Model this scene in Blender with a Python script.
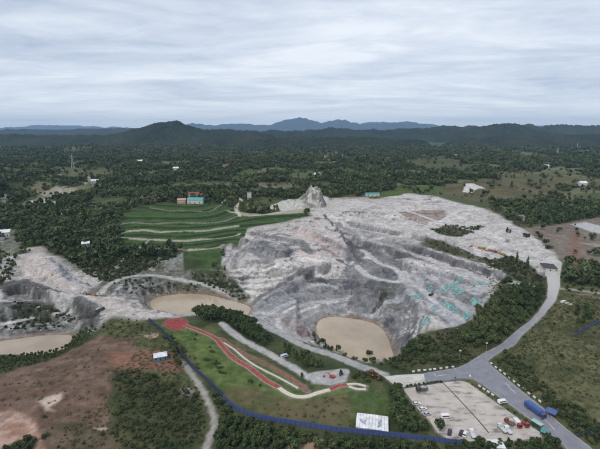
import bpy, bmesh, math, random
import numpy as np
from mathutils import Vector, Matrix
from mathutils.geometry import delaunay_2d_cdt

# ------------------------------------------------------------------ camera
CAM_Z = 140.0
FOC = 416.0                      # focal length in pixels of a 600 px wide frame
CX, CY, HORIZON = 300.0, 224.5, 131.0
PITCH = math.atan((CY - HORIZON) / FOC)
scene = bpy.context.scene
for o in list(bpy.data.objects):
    bpy.data.objects.remove(o)
col = scene.collection
cam_d = bpy.data.cameras.new('camera')
cam_d.sensor_width = 36.0
cam_d.lens = 36.0 * FOC / 600.0
cam_d.clip_start = 1.0
cam_d.clip_end = 90000.0
cam = bpy.data.objects.new('camera', cam_d)
cam.location = (0, 0, CAM_Z)
cam.rotation_euler = (math.pi / 2 - PITCH, 0, 0)
col.objects.link(cam)
scene.camera = cam

# ------------------------------------------------------------------ sky and sun
SUN_EL, SUN_AZ = math.radians(52), math.radians(215)     # azimuth measured from +Y clockwise
world = bpy.data.worlds.new('World')
scene.world = world
world.use_nodes = True
wn, wl = world.node_tree.nodes, world.node_tree.links
wn.clear()
w_out = wn.new('ShaderNodeOutputWorld')
w_bg = wn.new('ShaderNodeBackground')
w_bg.inputs['Strength'].default_value = 0.1
sky = wn.new('ShaderNodeTexSky')
sky.sky_type = 'NISHITA'
sky.sun_disc = False
sky.sun_elevation = SUN_EL
sky.sun_rotation = SUN_AZ
sky.altitude = 200
tc = wn.new('ShaderNodeTexCoord')
sep = wn.new('ShaderNodeSeparateXYZ')
wl.new(tc.outputs['Generated'], sep.inputs[0])
def wmath(op, a, b=None, clamp=False):
    n = wn.new('ShaderNodeMath'); n.operation = op; n.use_clamp = clamp
    for i, v in enumerate((a, b)):
        if v is None: continue
        if isinstance(v, (int, float)): n.inputs[i].default_value = v
        else: wl.new(v, n.inputs[i])
    return n.outputs[0]
zz = wmath('ADD', wmath('MAXIMUM', sep.outputs['Z'], 0.0), 0.06)
comb = wn.new('ShaderNodeCombineXYZ')
wl.new(wmath('DIVIDE', sep.outputs['X'], zz), comb.inputs['X'])
wl.new(wmath('DIVIDE', sep.outputs['Y'], zz), comb.inputs['Y'])
def wnoise(scale, detail, rough, sx, sy, off, dist=0.0):
    m = wn.new('ShaderNodeMapping')
    m.inputs['Scale'].default_value = (sx, sy, 1)
    m.inputs['Location'].default_value = (off, off * 0.7, 0)
    m.inputs['Rotation'].default_value = (0, 0, math.radians(4))
    wl.new(comb.outputs[0], m.inputs[0])
    n = wn.new('ShaderNodeTexNoise')
    n.inputs['Scale'].default_value = scale
    n.inputs['Detail'].default_value = detail
    n.inputs['Roughness'].default_value = rough
    n.inputs['Distortion'].default_value = dist
    wl.new(m.outputs[0], n.inputs['Vector'])
    return n.outputs['Fac']
n1 = wnoise(0.9, 8, 0.6, 0.6, 1.0, 3.1, 1.4)       # long streaks
n2 = wnoise(0.4, 5, 0.5, 0.6, 1.0, 9.2, 1.0)        # broad patches
n3 = wnoise(2.4, 7, 0.62, 0.7, 1.0, 1.3, 2.0)       # fine wisps
s = wmath('ADD', wmath('MULTIPLY', n1, 0.4), wmath('MULTIPLY', n2, 0.6))
s = wmath('ADD', wmath('MULTIPLY', s, 0.9), wmath('MULTIPLY', n3, 0.10))
ramp = wn.new('ShaderNodeValToRGB')
ramp.color_ramp.elements[0].position = 0.38
ramp.color_ramp.elements[0].color = (0.41, 0.475, 0.60, 1)
ramp.color_ramp.elements[1].position = 0.60
ramp.color_ramp.elements[1].color = (0.80, 0.84, 0.895, 1)
e = ramp.color_ramp.elements.new(0.48)
e.color = (0.59, 0.65, 0.745, 1)
wl.new(s, ramp.inputs[0])
# the cloud sheet thins to a clear pale band just above the horizon
hz_f = wmath('MULTIPLY', wmath('SUBTRACT', 0.10, sep.outputs['Z']), 9.0, True)
hmix = wn.new('ShaderNodeMixRGB')
wl.new(wmath('MULTIPLY', hz_f, 0.75), hmix.inputs[0])
wl.new(ramp.outputs[0], hmix.inputs[1])
hmix.inputs[2].default_value = (0.98, 1.0, 1.02, 1)
scl = wn.new('ShaderNodeMixRGB'); scl.blend_type = 'MULTIPLY'; scl.inputs[0].default_value = 1
wl.new(hmix.outputs[0], scl.inputs[1]); scl.inputs[2].default_value = (10, 10, 10, 1)
smix = wn.new('ShaderNodeMixRGB')
smix.inputs[0].default_value = 0.93
wl.new(sky.outputs[0], smix.inputs[1]); wl.new(scl.outputs[0], smix.inputs[2])
wl.new(smix.outputs[0], w_bg.inputs['Color'])
wl.new(w_bg.outputs[0], w_out.inputs[0])

sun_d = bpy.data.lights.new('sun', 'SUN')
sun_d.energy = 1.5
sun_d.angle = math.radians(10)
sun_d.color = (1.0, 0.96, 0.9)
sun = bpy.data.objects.new('sun', sun_d)
sun_dir = Vector((math.sin(SUN_AZ) * math.cos(SUN_EL), math.cos(SUN_AZ) * math.cos(SUN_EL), math.sin(SUN_EL)))
sun.rotation_euler = sun_dir.to_track_quat('Z', 'Y').to_euler()
sun.location = (0, 0, 400)
col.objects.link(sun)

scene.view_settings.view_transform = 'Standard'
scene.view_settings.look = 'None'
scene.view_settings.exposure = 0.25
scene.view_settings.gamma = 1.0
scene.view_settings.use_curve_mapping = False
scene.cycles.use_denoising = True
scene.cycles.denoising_prefilter = 'NONE'
scene.cycles.max_bounces = 4
scene.cycles.diffuse_bounces = 2
scene.cycles.glossy_bounces = 2
scene.cycles.transmission_bounces = 2
scene.cycles.transparent_max_bounces = 6
scene.cycles.volume_bounces = 0

# ------------------------------------------------------------------ numeric helpers
RNG = np.random.default_rng(11)
random.seed(5)
def _hash(ix, iy, seed):
    h = (ix.astype(np.int64) * 374761393 + iy.astype(np.int64) * 668265263 + seed * 1442695041) & 0xffffffff
    h = ((h ^ (h >> 13)) * 1274126177) & 0xffffffff
    return (h ^ (h >> 16)) & 0xffffffff
def noise(x, y, seed=0):
    x = np.asarray(x, float); y = np.asarray(y, float)
    ix, iy = np.floor(x), np.floor(y)
    fx, fy = x - ix, y - iy
    u, v = fx * fx * fx * (fx * (fx * 6 - 15) + 10), fy * fy * fy * (fy * (fy * 6 - 15) + 10)
    def g(dx, dy):
        a = _hash(ix + dx, iy + dy, seed) * (2 * math.pi / 4294967296.0)
        return np.cos(a) * (fx - dx) + np.sin(a) * (fy - dy)
    return 1.5 * ((g(0, 0) * (1 - u) + g(1, 0) * u) * (1 - v) + (g(0, 1) * (1 - u) + g(1, 1) * u) * v)
def fbm(x, y, size, octs=4, seed=0, rough=0.5):
    t, a, f, s = 0, 1.0, 1.0 / size, 0
    for k in range(octs):
        t = t + a * noise(x * f + 17.3 * k, y * f - 9.1 * k, seed + k); s += a; a *= rough; f *= 2.03
    return t / s
def ridged(x, y, size, octs=4, seed=0):
    t, a, f, s = 0, 1.0, 1.0 / size, 0
    for k in range(octs):
        t = t + a * (1 - np.abs(noise(x * f + 5.7 * k, y * f + 3.3 * k, seed + k)) * 1.6); s += a; a *= 0.5; f *= 2.1
    return t / s
def sstep(a, b, x):
    t = np.clip((x - a) / (b - a), 0, 1)
    return t * t * (3 - 2 * t)

cp, sp_ = math.cos(PITCH), math.sin(PITCH)
def ray(px, py):                 # direction from the drone through a point of the photo
    u, v = (px - CX) / FOC, (CY - py) / FOC
    return np.array((u, cp + v * sp_, -sp_ + v * cp))
def at(px, py, z):               # where that ray meets height z
    d = ray(px, py); t = (z - CAM_Z) / d[2]
    return d[0] * t, d[1] * t
def project(x, y, z):
    dz = z - CAM_Z
    dep = y * cp - dz * sp_
    return CX + FOC * x / dep, CY - FOC * (y * sp_ + dz * cp) / dep, dep

# ------------------------------------------------------------------ heights of the land
CTRL = [  # photo x, photo y, height above the car park
 (0,449,7),(100,449,3),(50,430,6),(60,400,9),(100,372,9),(0,400,8),(0,378,3),(150,345,4),(150,325,2),(200,385,1),(200,440,0),(215,449,0),
 (300,449,-1),(400,449,-1),(460,445,0),(540,440,0),(599,449,2),(280,405,0),(350,412,0),(230,362,1),(178,326,2),(330,378,0),(130,400,7),(160,400,4),
 (40,362,-3),(0,365,-2),(90,330,-1),(70,345,-3),(385,380,0),(430,380,0),(430,420,0),(500,420,0),(480,400,0),(380,415,0),(405,366,0),(360,380,0),
 (35,345,-10),(0,345,-10),(68,338,-10),(300,390,0),(260,378,0.5),(220,340,1),(205,325,1),(250,350,-1),(310,382,-0.5),(200,318,0),
 (280,333,-9),(303,345,-9),(333,355,-8),(363,367,-3),(400,374,-0.5),(220,322,-0.5),(243,340,-2),(267,353,-2),(297,370,-1.5),
 (255,312,-15),(290,310,-18),(300,325,-17),(320,310,-22),(340,300,-17),(340,312,-24),(270,325,-12),
 (320,320,-25),(355,320,-25),(388,336,-25),(355,340,-25),(345,353,-25),(380,354,-25),(330,343,-25),
 (160,300,-14),(200,298,-14),(240,308,-14),(180,311,-14),(225,311,-14),(150,310,-11),
 (235,285,-8),(225,274,-3),(252,297,-12),(280,263,4),(262,256,8),(247,232,15),(285,225,17),(320,215,20),(265,285,-8),
 (300,245,12),(320,250,9),(335,256,6),(320,272,-4),(330,264,3),(347,270,-2),(305,285,-12),(290,290,-14),
 (360,258,2),(378,262,0),(397,270,-3),(400,281,-6),(382,280,-6),(370,290,-14),(380,305,-18),(400,310,-15),(412,326,-8),(396,334,-20),(360,300,-18),
 (420,290,-4),(450,280,4),(430,310,-4),(470,308,3),(490,290,8),(440,260,8),(470,270,10),(420,330,-3),(440,325,-1),
 (340,205,22),(400,203,21),(370,225,16),(350,235,13),(400,243,10),(440,238,13),(440,215,18),(500,240,12),(480,225,14),(540,257,8),(550,275,5),(520,230,13),
 (440,250,10),(490,272,9),(530,285,6),(480,248,11),
 (500,310,5),(480,340,2),(440,347,0),(410,357,-1),(530,300,5),(385,358,-4),
 (475,370,0),(510,345,1),(530,325,2),(547,300,3),(555,285,4),(445,370,0),
 (600,300,7),(600,345,8),(560,340,5),(600,400,7),(560,380,4),(600,270,8),(580,250,8),(600,230,9),(540,360,3),(580,430,2),
 (93,290,0),(120,302,0),(40,270,4),(20,255,6),(60,250,7),(0,250,9),(5,300,0),(5,325,-6),(50,292,1),(60,318,-7),(90,315,0),(140,312,0),
 (130,272,2),(110,262,5),(150,252,8),(150,282,-3),(170,283,-6),(200,285,-8),(100,280,1),
 (122,244,11),(183,254,7.5),(190,271,1),(218,268,0),(120,214,25),(200,204,30),(160,203,30),
 (148,249,9),(170,250.5,9),(190,250,9),(224,246,9),(150,239.5,13.4),(180,241,13.4),(200,239.5,13.4),(240,234,13.4),(118,236.8,15),(130,231,17.8),(147,230.5,17.8),(165,232,17.8),(200,231,17.8),(238,226,17.8),
 (121,224,22.2),(140,223,22.2),(160,223.5,22.2),(200,223,22.2),(225,220.5,22.2),(240,215,22.2),(150,208,26.6),(170,211,26.6),(200,211.5,26.6),(222,205,26.6),
 (100,200,24),(0,200,20),(0,225,14),(270,205,24),(300,195,25),(300,170,25),(100,170,20),(500,200,12),(600,200,12),(500,170,15),(300,150,20),(0,150,20),(600,150,20),
 (60,225,14),(60,205,20),(420,180,22),(370,185,24),(420,165,22)]
C = np.array([(*at(a, b, z), z) for a, b, z in CTRL])
extra = [(-300,60,4),(0,60,-1),(300,60,2),(-120,90,2),(120,90,0),(-900,250,5),(900,300,10),(-1500,900,20),(1500,900,15),(-2500,2500,20),(2500,2500,20),(0,4000,20),(-900,550,14),(900,550,10)]
C = np.vstack([C, np.array(extra, float)])
CEPS = 14.0
def _phi(d2): return np.sqrt(d2 + CEPS * CEPS)
_n = len(C)
_A = np.zeros((_n + 3, _n + 3))
_A[:_n, :_n] = _phi((C[:, None, 0] - C[None, :, 0]) ** 2 + (C[:, None, 1] - C[None, :, 1]) ** 2)
_A[:_n, :_n] -= np.eye(_n) * 1.2          # a little smoothing
_A[:_n, _n] = 1; _A[:_n, _n + 1] = C[:, 0] / 1000; _A[:_n, _n + 2] = C[:, 1] / 1000
_A[_n:, :_n] = _A[:_n, _n:].T
_w = np.linalg.solve(_A, np.concatenate([C[:, 2], np.zeros(3)]))
def base_height(x, y):
    z = _w[_n] + _w[_n + 1] * x / 1000 + _w[_n + 2] * y / 1000
    for k in range(_n):
        z = z + _w[k] * np.sqrt((x - C[k, 0]) ** 2 + (y - C[k, 1]) ** 2 + CEPS * CEPS)
    return z

def axis_y():
    v, y = [95.0], 95.0
    while y < 28000:
        if y < 150: s = 2.0
        elif y < 300: s = 1.0
        elif y < 900: s = 1.0 + (y - 300) * 0.0026
        else: s = 2.6 * (y / 900) ** 2.1
        y += s; v.append(y)
    return np.array(v)
def axis_x():
    v, x = [0.0], 0.0
    while x < 28000:
        if x < 250: s = 1.12
        elif x < 700: s = 1.12 + (x - 250) * 0.0113
        else: s = 6.2 * (x / 700) ** 2
        x += s; v.append(x)
    v = np.array(v)
    return np.concatenate([-v[:0:-1], v])
GX, GY = axis_x(), axis_y()
NX, NY = len(GX), len(GY)
XX, YY = np.meshgrid(GX, GY)               # [row y, column x]
ZB = np.zeros_like(XX)
_near = YY < 5000
_nr = int((GY < 5000).sum())
for r0 in range(0, _nr, 40):
    ZB[r0:min(r0 + 40, _nr)] = base_height(XX[r0:min(r0 + 40, _nr)], YY[r0:min(r0 + 40, _nr)])
_ff = sstep(1300, 2600, np.hypot(XX, YY))
ZFAR = 12 + 18 * fbm(XX, YY, 900, 4, 41) + 10 * fbm(XX, YY, 260, 3, 47)
ZB = ZB * (1 - _ff) + ZFAR * _ff
_roll = sstep(620, 1000, YY) * (1 - sstep(3200, 4500, YY)) + .7 * sstep(330, 480, YY) * sstep(-260, -420, XX)
ZB += np.clip(_roll, 0, 1) * (27 * (ridged(XX, YY * 1.5, 330, 3, 43) - .62) + 8 * fbm(XX, YY, 110, 2, 45))
def sample(Z, x, y):
    x = np.asarray(x, float); y = np.asarray(y, float)
    i = np.clip(np.searchsorted(GX, x) - 1, 0, NX - 2); j = np.clip(np.searchsorted(GY, y) - 1, 0, NY - 2)
    u = np.clip((x - GX[i]) / (GX[i + 1] - GX[i]), 0, 1); v = np.clip((y - GY[j]) / (GY[j + 1] - GY[j]), 0, 1)
    return (Z[j, i] * (1 - u) + Z[j, i + 1] * u) * (1 - v) + (Z[j + 1, i] * (1 - u) + Z[j + 1, i + 1] * u) * v
_T = 120 * 1.0025 ** np.arange(2000)
def hit(px, py, Z=None):                    # first point of the land seen at a point of the photo
    Z = ZB if Z is None else Z
    d = ray(px, py)
    x, y, z = d[0] * _T, d[1] * _T, CAM_Z + d[2] * _T
    below = z < sample(Z, x, y)
    k = int(np.argmax(below)) if below.any() else len(_T) - 1
    k = max(k, 1)
    a, b = _T[k - 1], _T[k]
    for _ in range(14):
        m = 0.5 * (a + b)
        if CAM_Z + d[2] * m < sample(Z, d[0] * m, d[1] * m): b = m
        else: a = m
    return d[0] * b, d[1] * b
def wpoly(pts, Z=None): return np.array([hit(a, b, Z) for a, b in pts])
def smooth_line(P, step=2.0, closed=False):
    P = np.asarray(P, float); n = len(P); out = []
    rng_ = range(n if closed else n - 1)
    for i in rng_:
        if closed: p0, p1, p2, p3 = P[i - 1], P[i], P[(i + 1) % n], P[(i + 2) % n]
        else: p0, p1, p2, p3 = P[max(i - 1, 0)], P[i], P[i + 1], P[min(i + 2, n - 1)]
        m = max(2, int(np.linalg.norm(p2 - p1) / step))
        for t in np.arange(m) / m:
            out.append(0.5 * ((2 * p1) + (-p0 + p2) * t + (2 * p0 - 5 * p1 + 4 * p2 - p3) * t * t + (-p0 + 3 * p1 - 3 * p2 + p3) * t ** 3))
    if not closed: out.append(P[-1])
    return np.array(out)
def seg_dist(x, y, P, closed):
    d = np.full(x.shape, 1e9)
    n = len(P)
    for i in range(n if closed else n - 1):
        a, b = P[i], P[(i + 1) % n]
        e = b - a; L = max(e @ e, 1e-9)
        t = np.clip(((x - a[0]) * e[0] + (y - a[1]) * e[1]) / L, 0, 1)
        d = np.minimum(d, (x - a[0] - t * e[0]) ** 2 + (y - a[1] - t * e[1]) ** 2)
    return np.sqrt(d)
def inside(x, y, P):
    c = np.zeros(x.shape, bool); n = len(P)
    for i in range(n):
        (x1, y1), (x2, y2) = P[i], P[(i + 1) % n]
        if y1 == y2: continue
        c ^= ((y1 > y) != (y2 > y)) & (x < (x2 - x1) * (y - y1) / (y2 - y1) + x1)
    return c
def window(P, pad):
    i0, i1 = np.searchsorted(GX, P[:, 0].min() - pad), np.searchsorted(GX, P[:, 0].max() + pad)
    j0, j1 = np.searchsorted(GY, P[:, 1].min() - pad), np.searchsorted(GY, P[:, 1].max() + pad)
    return slice(max(j0 - 1, 0), j1 + 1), slice(max(i0 - 1, 0), i1 + 1)
def poly_sd(P, pad=40):                     # signed distance to a plan outline (negative inside) over the whole grid
    out = np.full(XX.shape, 1e6)
    w = window(P, pad)
    x, y = XX[w], YY[w]
    d = seg_dist(x, y, P, True)
    out[w] = np.where(inside(x, y, P), -d, d)
    return out
def line_d(P, pad=30):
    out = np.full(XX.shape, 1e6)
    w = window(P, pad)
    out[w] = seg_dist(XX[w], YY[w], P, False)
    return out

# ------------------------------------------------------------------ plan outlines of roads, yards, ponds (photo points dropped on the land)
ROAD = wpoly([(592,449),(575,436),(560,424),(540,406),(520,390),(502,375),(490,365),(488,360),(500,352),(514,345),(521,336),(529,329),(545,314),(556,300),(560,286),(560,276),
              (547,276),(548,286),(547,298),(539,311),(530,321),(519,329),(509,338),(499,346),(483,354),(470,362),(459,367.5),(440,371),(424,373.5),
              (425.5,383),(445,380.5),(462,378),(473,379),(483,384.5),(503,399.5),(527,416.5),(548,431.5),(568,449)])
ext = np.array([at(640, 487, 0), at(618, 492, 0)])
ROAD = np.vstack([ROAD, [at(614, 492, 0)], [at(645, 490, 0)]])
LOT = wpoly([(403,388.5),(425,385.5),(443,382.5),(460,380.6),(468,382.6),(477,389),(499,404.5),(520,419.5),(540,432),(542,437),(520,440),(490,442),(450,440),(437,432),(430,421),(418,409),(410,398)])
APRON = wpoly([(384,376.5),(400,374.8),(424,373.7),(425.4,383),(403,387),(392,383)])
YARD = wpoly([(545,276),(546,270),(540,262),(549,256),(556,258),(562,263),(560,276)])
PLAZA = wpoly([(162,324),(168,319.5),(178,318),(186,319.5),(188,324.5),(184,328),(175,331)])
def line(pts, step=2.0, Z=None): return smooth_line(wpoly(pts, Z), step)
RED1 = line([(184,325),(200,331),(215,338),(224,348),(234,358),(250,368),(264,379),(279,387.5)])
CREAM1 = line([(279,387.5),(287,393),(297,396.5),(308,396),(318,392.5),(330,389.5)])
RED2 = line([(330,389.5),(337,386.5),(347,384.3)])
CREAM2 = line([(347,384.3),(356,383.5),(366,386)])
CREAM3 = line([(349,386),(356,388.6),(366,389)])
RED3 = line([(221,338),(232,346),(246,354),(262,362),(280,371),(294,380),(308,391)])
CREAM4 = line([(224,342.5),(234,349),(242,356),(253,364),(266,371),(282,379),(298,388)])
POND_C = smooth_line(wpoly([(316,326),(320,319.5),(330,317),(345,318),(360,319),(374,322.5),(384,331),(392,342),(394,349),(388,355),(376,357),(360,357),(345,353.5),(331,346),(320,336)]), 2, True)
POND_B = smooth_line(wpoly([(150,299),(158,293.5),(172,291.5),(190,291),(208,293),(225,297.5),(240,302),(250,307.5),(249,313),(240,316.5),(225,313),(205,311),(185,313),(165,311),(152,307)]), 2, True)
POND_A = smooth_line(wpoly([(-30,342),(0,340),(25,338),(45,336),(70,333),(71,338),(62,346),(45,351),(20,352.5),(0,353),(-30,355)]), 2, True)
PONDS = [(POND_A, -10.0), (POND_B, -14.0), (POND_C, -25.0)]

QUARRY = wpoly([(228,238),(247,228),(285,222),(322,212),(330,198),(400,193),(440,197),(490,210),(520,228),(556,250),(560,262),(545,275),(520,281),(500,288),(492,300),(478,318),(455,330),(425,335),(402,352),(385,360),
                (360,362),(335,352),(305,343),(280,333),(258,322),(246,308),(236,292),(228,280),(224,262)])
WEST = wpoly([(-40,262),(10,256),(40,250),(62,258),(80,268),(105,268),(130,262),(183,252),(184,272),(222,272),(240,292),(252,302),(248,316),(215,316),(178,318),(135,318),(110,318),(95,330),(72,332),(40,342),(0,348),(-40,350)])
PINNACLE = wpoly([(268,208),(285,201),(302,199),(308,196),(316,195),(326,197),(331,204),(332,211),(322,215),(300,213)])

sdQ, sdW, sdP = poly_sd(QUARRY, 60), poly_sd(WEST, 60), poly_sd(PINNACLE, 60)
nE = fbm(XX, YY, 22, 4, 3)                       # ragged edges
mQ = sstep(6, -10, sdQ + nE * 8)
mW = sstep(5, -8, sdW + nE * 8)
mP = sstep(7, 1, sdP + nE * 3)

# pads that stay smooth
sdRoad = np.minimum.reduce([poly_sd(P, 30) for P in (ROAD, LOT, APRON, YARD, PLAZA)])
PATHS = [(RED1, 1.7), (CREAM1, 1.4), (RED2, 1.5), (CREAM2, 1.0), (CREAM3, 0.9), (RED3, 1.35), (CREAM4, 0.75)]
for P, w in PATHS: sdRoad = np.minimum(sdRoad, line_d(P, 20) - w)
pad = sstep(1.0, 9.0, sdRoad)                    # 0 on the pads, 1 away from them

def facets(x, y, size, seed, ang=0.5, stretch=1.8):   # broken blocks: random height and tilt per cell, sharp joints
    ca, sa = math.cos(ang), math.sin(ang)
    u, v = (x * ca + y * sa) / (size * stretch), (-x * sa + y * ca) / size
    iu, iv = np.floor(u), np.floor(v)
    best = np.full(u.shape, 1e9); hgt = np.zeros(u.shape); rnd = np.zeros(u.shape)
    for du in (-1, 0, 1):
        for dv in (-1, 0, 1):
            a, b = iu + du, iv + dv
            h1 = _hash(a, b, seed) / 4294967296.0; h2 = _hash(a, b, seed + 77) / 4294967296.0; h3 = _hash(a, b, seed + 154) / 4294967296.0
            pu, pv = u - a - h1, v - b - h2
            d = pu * pu + pv * pv
            m = d < best
            best = np.where(m, d, best); rnd = np.where(m, h3, rnd)
            hgt = np.where(m, (h3 - .5) * .9 + (h1 - .5) * pu * 1.1 + (h2 - .5) * pv * 1.1, hgt)
    return hgt, rnd
# ------------------------------------------------------------------ relief
Z = ZB.copy()
rough_all = 0.55 * fbm(XX, YY, 30, 4, 21) + 0.25 * fbm(XX, YY, 7, 3, 23)
Z += rough_all * pad * np.clip(1 - _ff, 0, 1)
mR = np.maximum(mQ, mW)
# quarry benches: stepped heights with broken, wandering edges
warp = 3.2 * fbm(XX, YY, 60, 3, 31) + 1.3 * fbm(XX, YY, 14, 3, 33)
def terrace(z, step, sharp):
    u = z / step; f = np.floor(u); r = u - f
    return step * (f + sstep(0.5 - sharp, 0.5 + sharp, r))
zt = terrace(Z + warp, 7.5, 0.11) - warp * 0.8
Z = Z + (zt - Z) * np.maximum(mQ * (.18 + .3 * sstep(.0, .3, fbm(XX, YY, 90, 2, 35))), mW * 0.45) * pad
Z += mR * pad * (1.2 * (ridged(XX, YY, 34, 4, 51) - 0.62) + 0.35 * fbm(XX, YY, 9, 3, 55) + 0.2 * fbm(XX, YY, 3, 2, 57))
# scarps: bench edges that drop towards the pit
SCARPS = [  # photo points along the edge, a photo point on the low side, drop
 ([(256,245),(264,249),(274,254),(284,256),(292,250)],(275,268),6), ([(248,232),(262,235),(285,240),(305,246),(318,253)],(290,262),4),
 ([(285,224),(305,231),(325,239),(345,249)],(310,250),4), ([(323,216),(332,226),(341,236),(349,248),(355,260)],(372,245),7),
 ([(302,281),(311,273),(322,268),(336,271),(350,269)],(330,285),7), ([(256,313),(272,301),(293,289),(310,281)],(300,305),5),
 ([(350,236),(366,243),(385,249),(404,260),(411,275)],(370,262),6), ([(402,243),(430,253),(460,263),(490,272),(515,279)],(440,275),6),
 ([(374,286),(384,300),(379,315)],(350,305),8), ([(401,284),(408,298),(417,312),(415,328)],(395,322),6),
 ([(332,221),(370,228),(410,236),(440,245),(480,260)],(390,250),5), ([(345,211),(400,217),(440,226),(470,240)],(380,225),2.5),
 ([(440,298),(455,311),(470,322)],(432,318),3.5), ([(424,284),(446,293),(474,302)],(430,300),3.5), ([(350,288),(353,302),(345,316)],(330,305),4),
 ([(318,292),(335,288),(352,282)],(330,305),3), ([(270,296),(290,300),(312,298)],(300,312),2.5), ([(288,322),(300,321),(314,330),(318,340)],(325,325),4),
 ([(420,268),(450,277),(480,285)],(440,292),3), ([(360,252),(385,262),(398,276)],(375,275),3),
 ([(0,290),(20,287),(45,296),(70,304),(96,314)],(40,325),8), ([(0,312),(30,310),(58,318),(72,328)],(35,335),5), ([(50,258),(68,275),(92,288)],(85,270),3),
 ([(128,291),(150,290),(188,287),(222,297)],(180,300),5), ([(184,272),(215,274),(237,285)],(215,285),4), ([(22,270),(45,276),(66,290)],(35,290),3),
 ([(150,252),(183,252)],(165,265),4), ([(222,248),(248,239)],(236,262),5)]
for pts, lowp, h in SCARPS:
    P = smooth_line(wpoly(pts), 5)
    lo = np.array(hit(*lowp))
    wdw = window(P, 40)
    x, y = XX[wdw], YY[wdw]
    wob = 3.2 * fbm(x, y, 16, 3, 311) + 1.2 * fbm(x, y, 5, 2, 313)
    best, sg, along = np.full(x.shape, 1e9), np.zeros(x.shape), np.zeros(x.shape)
    def cross(a, b, px_, py_): return (b[0] - a[0]) * (py_ - a[1]) - (b[1] - a[1]) * (px_ - a[0])
    mid = len(P) // 2
    ref = np.sign(cross(P[max(mid - 1, 0)], P[min(mid + 1, len(P) - 1)], lo[0], lo[1]))
    for i in range(len(P) - 1):
        a, b = P[i], P[i + 1]; e_ = b - a; L = max(e_ @ e_, 1e-9)
        t = np.clip(((x - a[0]) * e_[0] + (y - a[1]) * e_[1]) / L, 0, 1)
        dd = (x - a[0] - t * e_[0]) ** 2 + (y - a[1] - t * e_[1]) ** 2
        m_ = dd < best
        best = np.where(m_, dd, best); sg = np.where(m_, np.sign(cross(a, b, x, y)) * ref, sg); along = np.where(m_, (i + t) / (len(P) - 1), along)
    sd_ = np.sqrt(best) * sg + wob                       # positive on the low side
    fade = sstep(0, .12, along) * sstep(1, .88, along)
    prof_ = .5 - sstep(-.3, .32 * h + .4, sd_)           # +.5 above, -.5 below
    Z[wdw] += h * 1.05 * prof_ * np.exp(-(sd_ / 15.0) ** 2) * fade * pad[wdw]
# streaks: noise smeared down the slope (gullies) and along it (bedding, bench tracks)
def smear(field, dirx, diry, step, n, wdw):
    x, y = XX[wdw], YY[wdw]
    acc = field[wdw].copy(); cnt = 1
    for sgn in (-1, 1):
        cx_, cy_ = x.copy(), y.copy()
        for _ in range(n):
            u, v = sample(dirx, cx_, cy_), sample(diry, cx_, cy_)
            cx_ = cx_ + sgn * step * u; cy_ = cy_ + sgn * step * v
            acc += sample(field, cx_, cy_); cnt += 1
    return acc / cnt
def blur(A, n):
    for _ in range(n):
        A = np.pad(A, 1, mode='edge')
        A = (A[1:-1, 1:-1] * 2 + A[:-2, 1:-1] + A[2:, 1:-1] + A[1:-1, :-2] + A[1:-1, 2:]) / 6
    return A
_wd = window(np.vstack([QUARRY, WEST]), 25)
zsm = np.zeros_like(Z); zsm[_wd] = blur(Z[_wd], 14)
_gy, _gx = np.gradient(zsm, GY, GX); _gm = np.hypot(_gx, _gy) + 1e-5
_dx, _dy = _gx / _gm, _gy / _gm
wn_ = noise(XX / 2.6, YY / 3.2, 401) + .6 * noise(XX / 6.5, YY / 7.5, 403)
GUL, CON, CON2 = np.zeros_like(Z), np.zeros_like(Z), np.zeros_like(Z)
GUL[_wd] = smear(wn_, _dx, _dy, 1.8, 7, _wd)
CON[_wd] = smear(wn_, -_dy, _dx, 2.6, 11, _wd)
wb_ = noise(XX / 13, YY / 13, 407) + .5 * noise(XX / 27, YY / 27, 409)
CON2[_wd] = smear(wb_, -_dy, _dx, 5.0, 10, _wd)
for A in (GUL, CON, CON2): A /= max(A[_wd].std(), 1e-6)
zl_ = zsm + .7 * fbm(XX, YY, 26, 3, 461) + .25 * fbm(XX, YY, 7, 2, 463)
vis = sstep(-.15, .3, fbm(XX, YY, 45, 3, 465) + .12)
Z += mQ * pad * .8 * vis * (terrace(zl_, 2.7, .09) - zl_)
ledge = ((zl_ / 2.7) % 1.0)
_sy, _sx = np.gradient(Z, GY, GX)
stp = np.zeros_like(Z); stp[_wd] = blur(np.hypot(_sx, _sy)[_wd], 3)
stp = sstep(.18, .6, stp)
BLK = np.zeros_like(Z); F1_, F2_, F3_ = np.zeros_like(Z), np.zeros_like(Z), np.zeros_like(Z)
xw, yw = XX[_wd] + 1.5 * fbm(XX[_wd], YY[_wd], 8, 2, 421), YY[_wd] + 1.5 * fbm(XX[_wd], YY[_wd], 8, 2, 423)
F1_[_wd], _ = facets(xw, yw, 11, 431, .55, 2.0); F2_[_wd], BLK[_wd] = facets(xw, yw, 4.6, 433, .35, 1.7); F3_[_wd], _ = facets(xw, yw, 2.2, 437, .8, 1.3)
Z += mR * pad * (0.32 * np.clip(GUL, -2.2, 2.2) * sstep(.06, .4, _gm) + (.05 + .16 * stp) * np.clip(CON, -2, 2) + .25 * np.clip(CON2, -2, 2) * sstep(.05, .3, _gm)
                 + (.07 + .93 * stp) * (1 + .7 * mW) * (1.5 * F1_ + 1.15 * F2_ + .7 * F3_))
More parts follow.
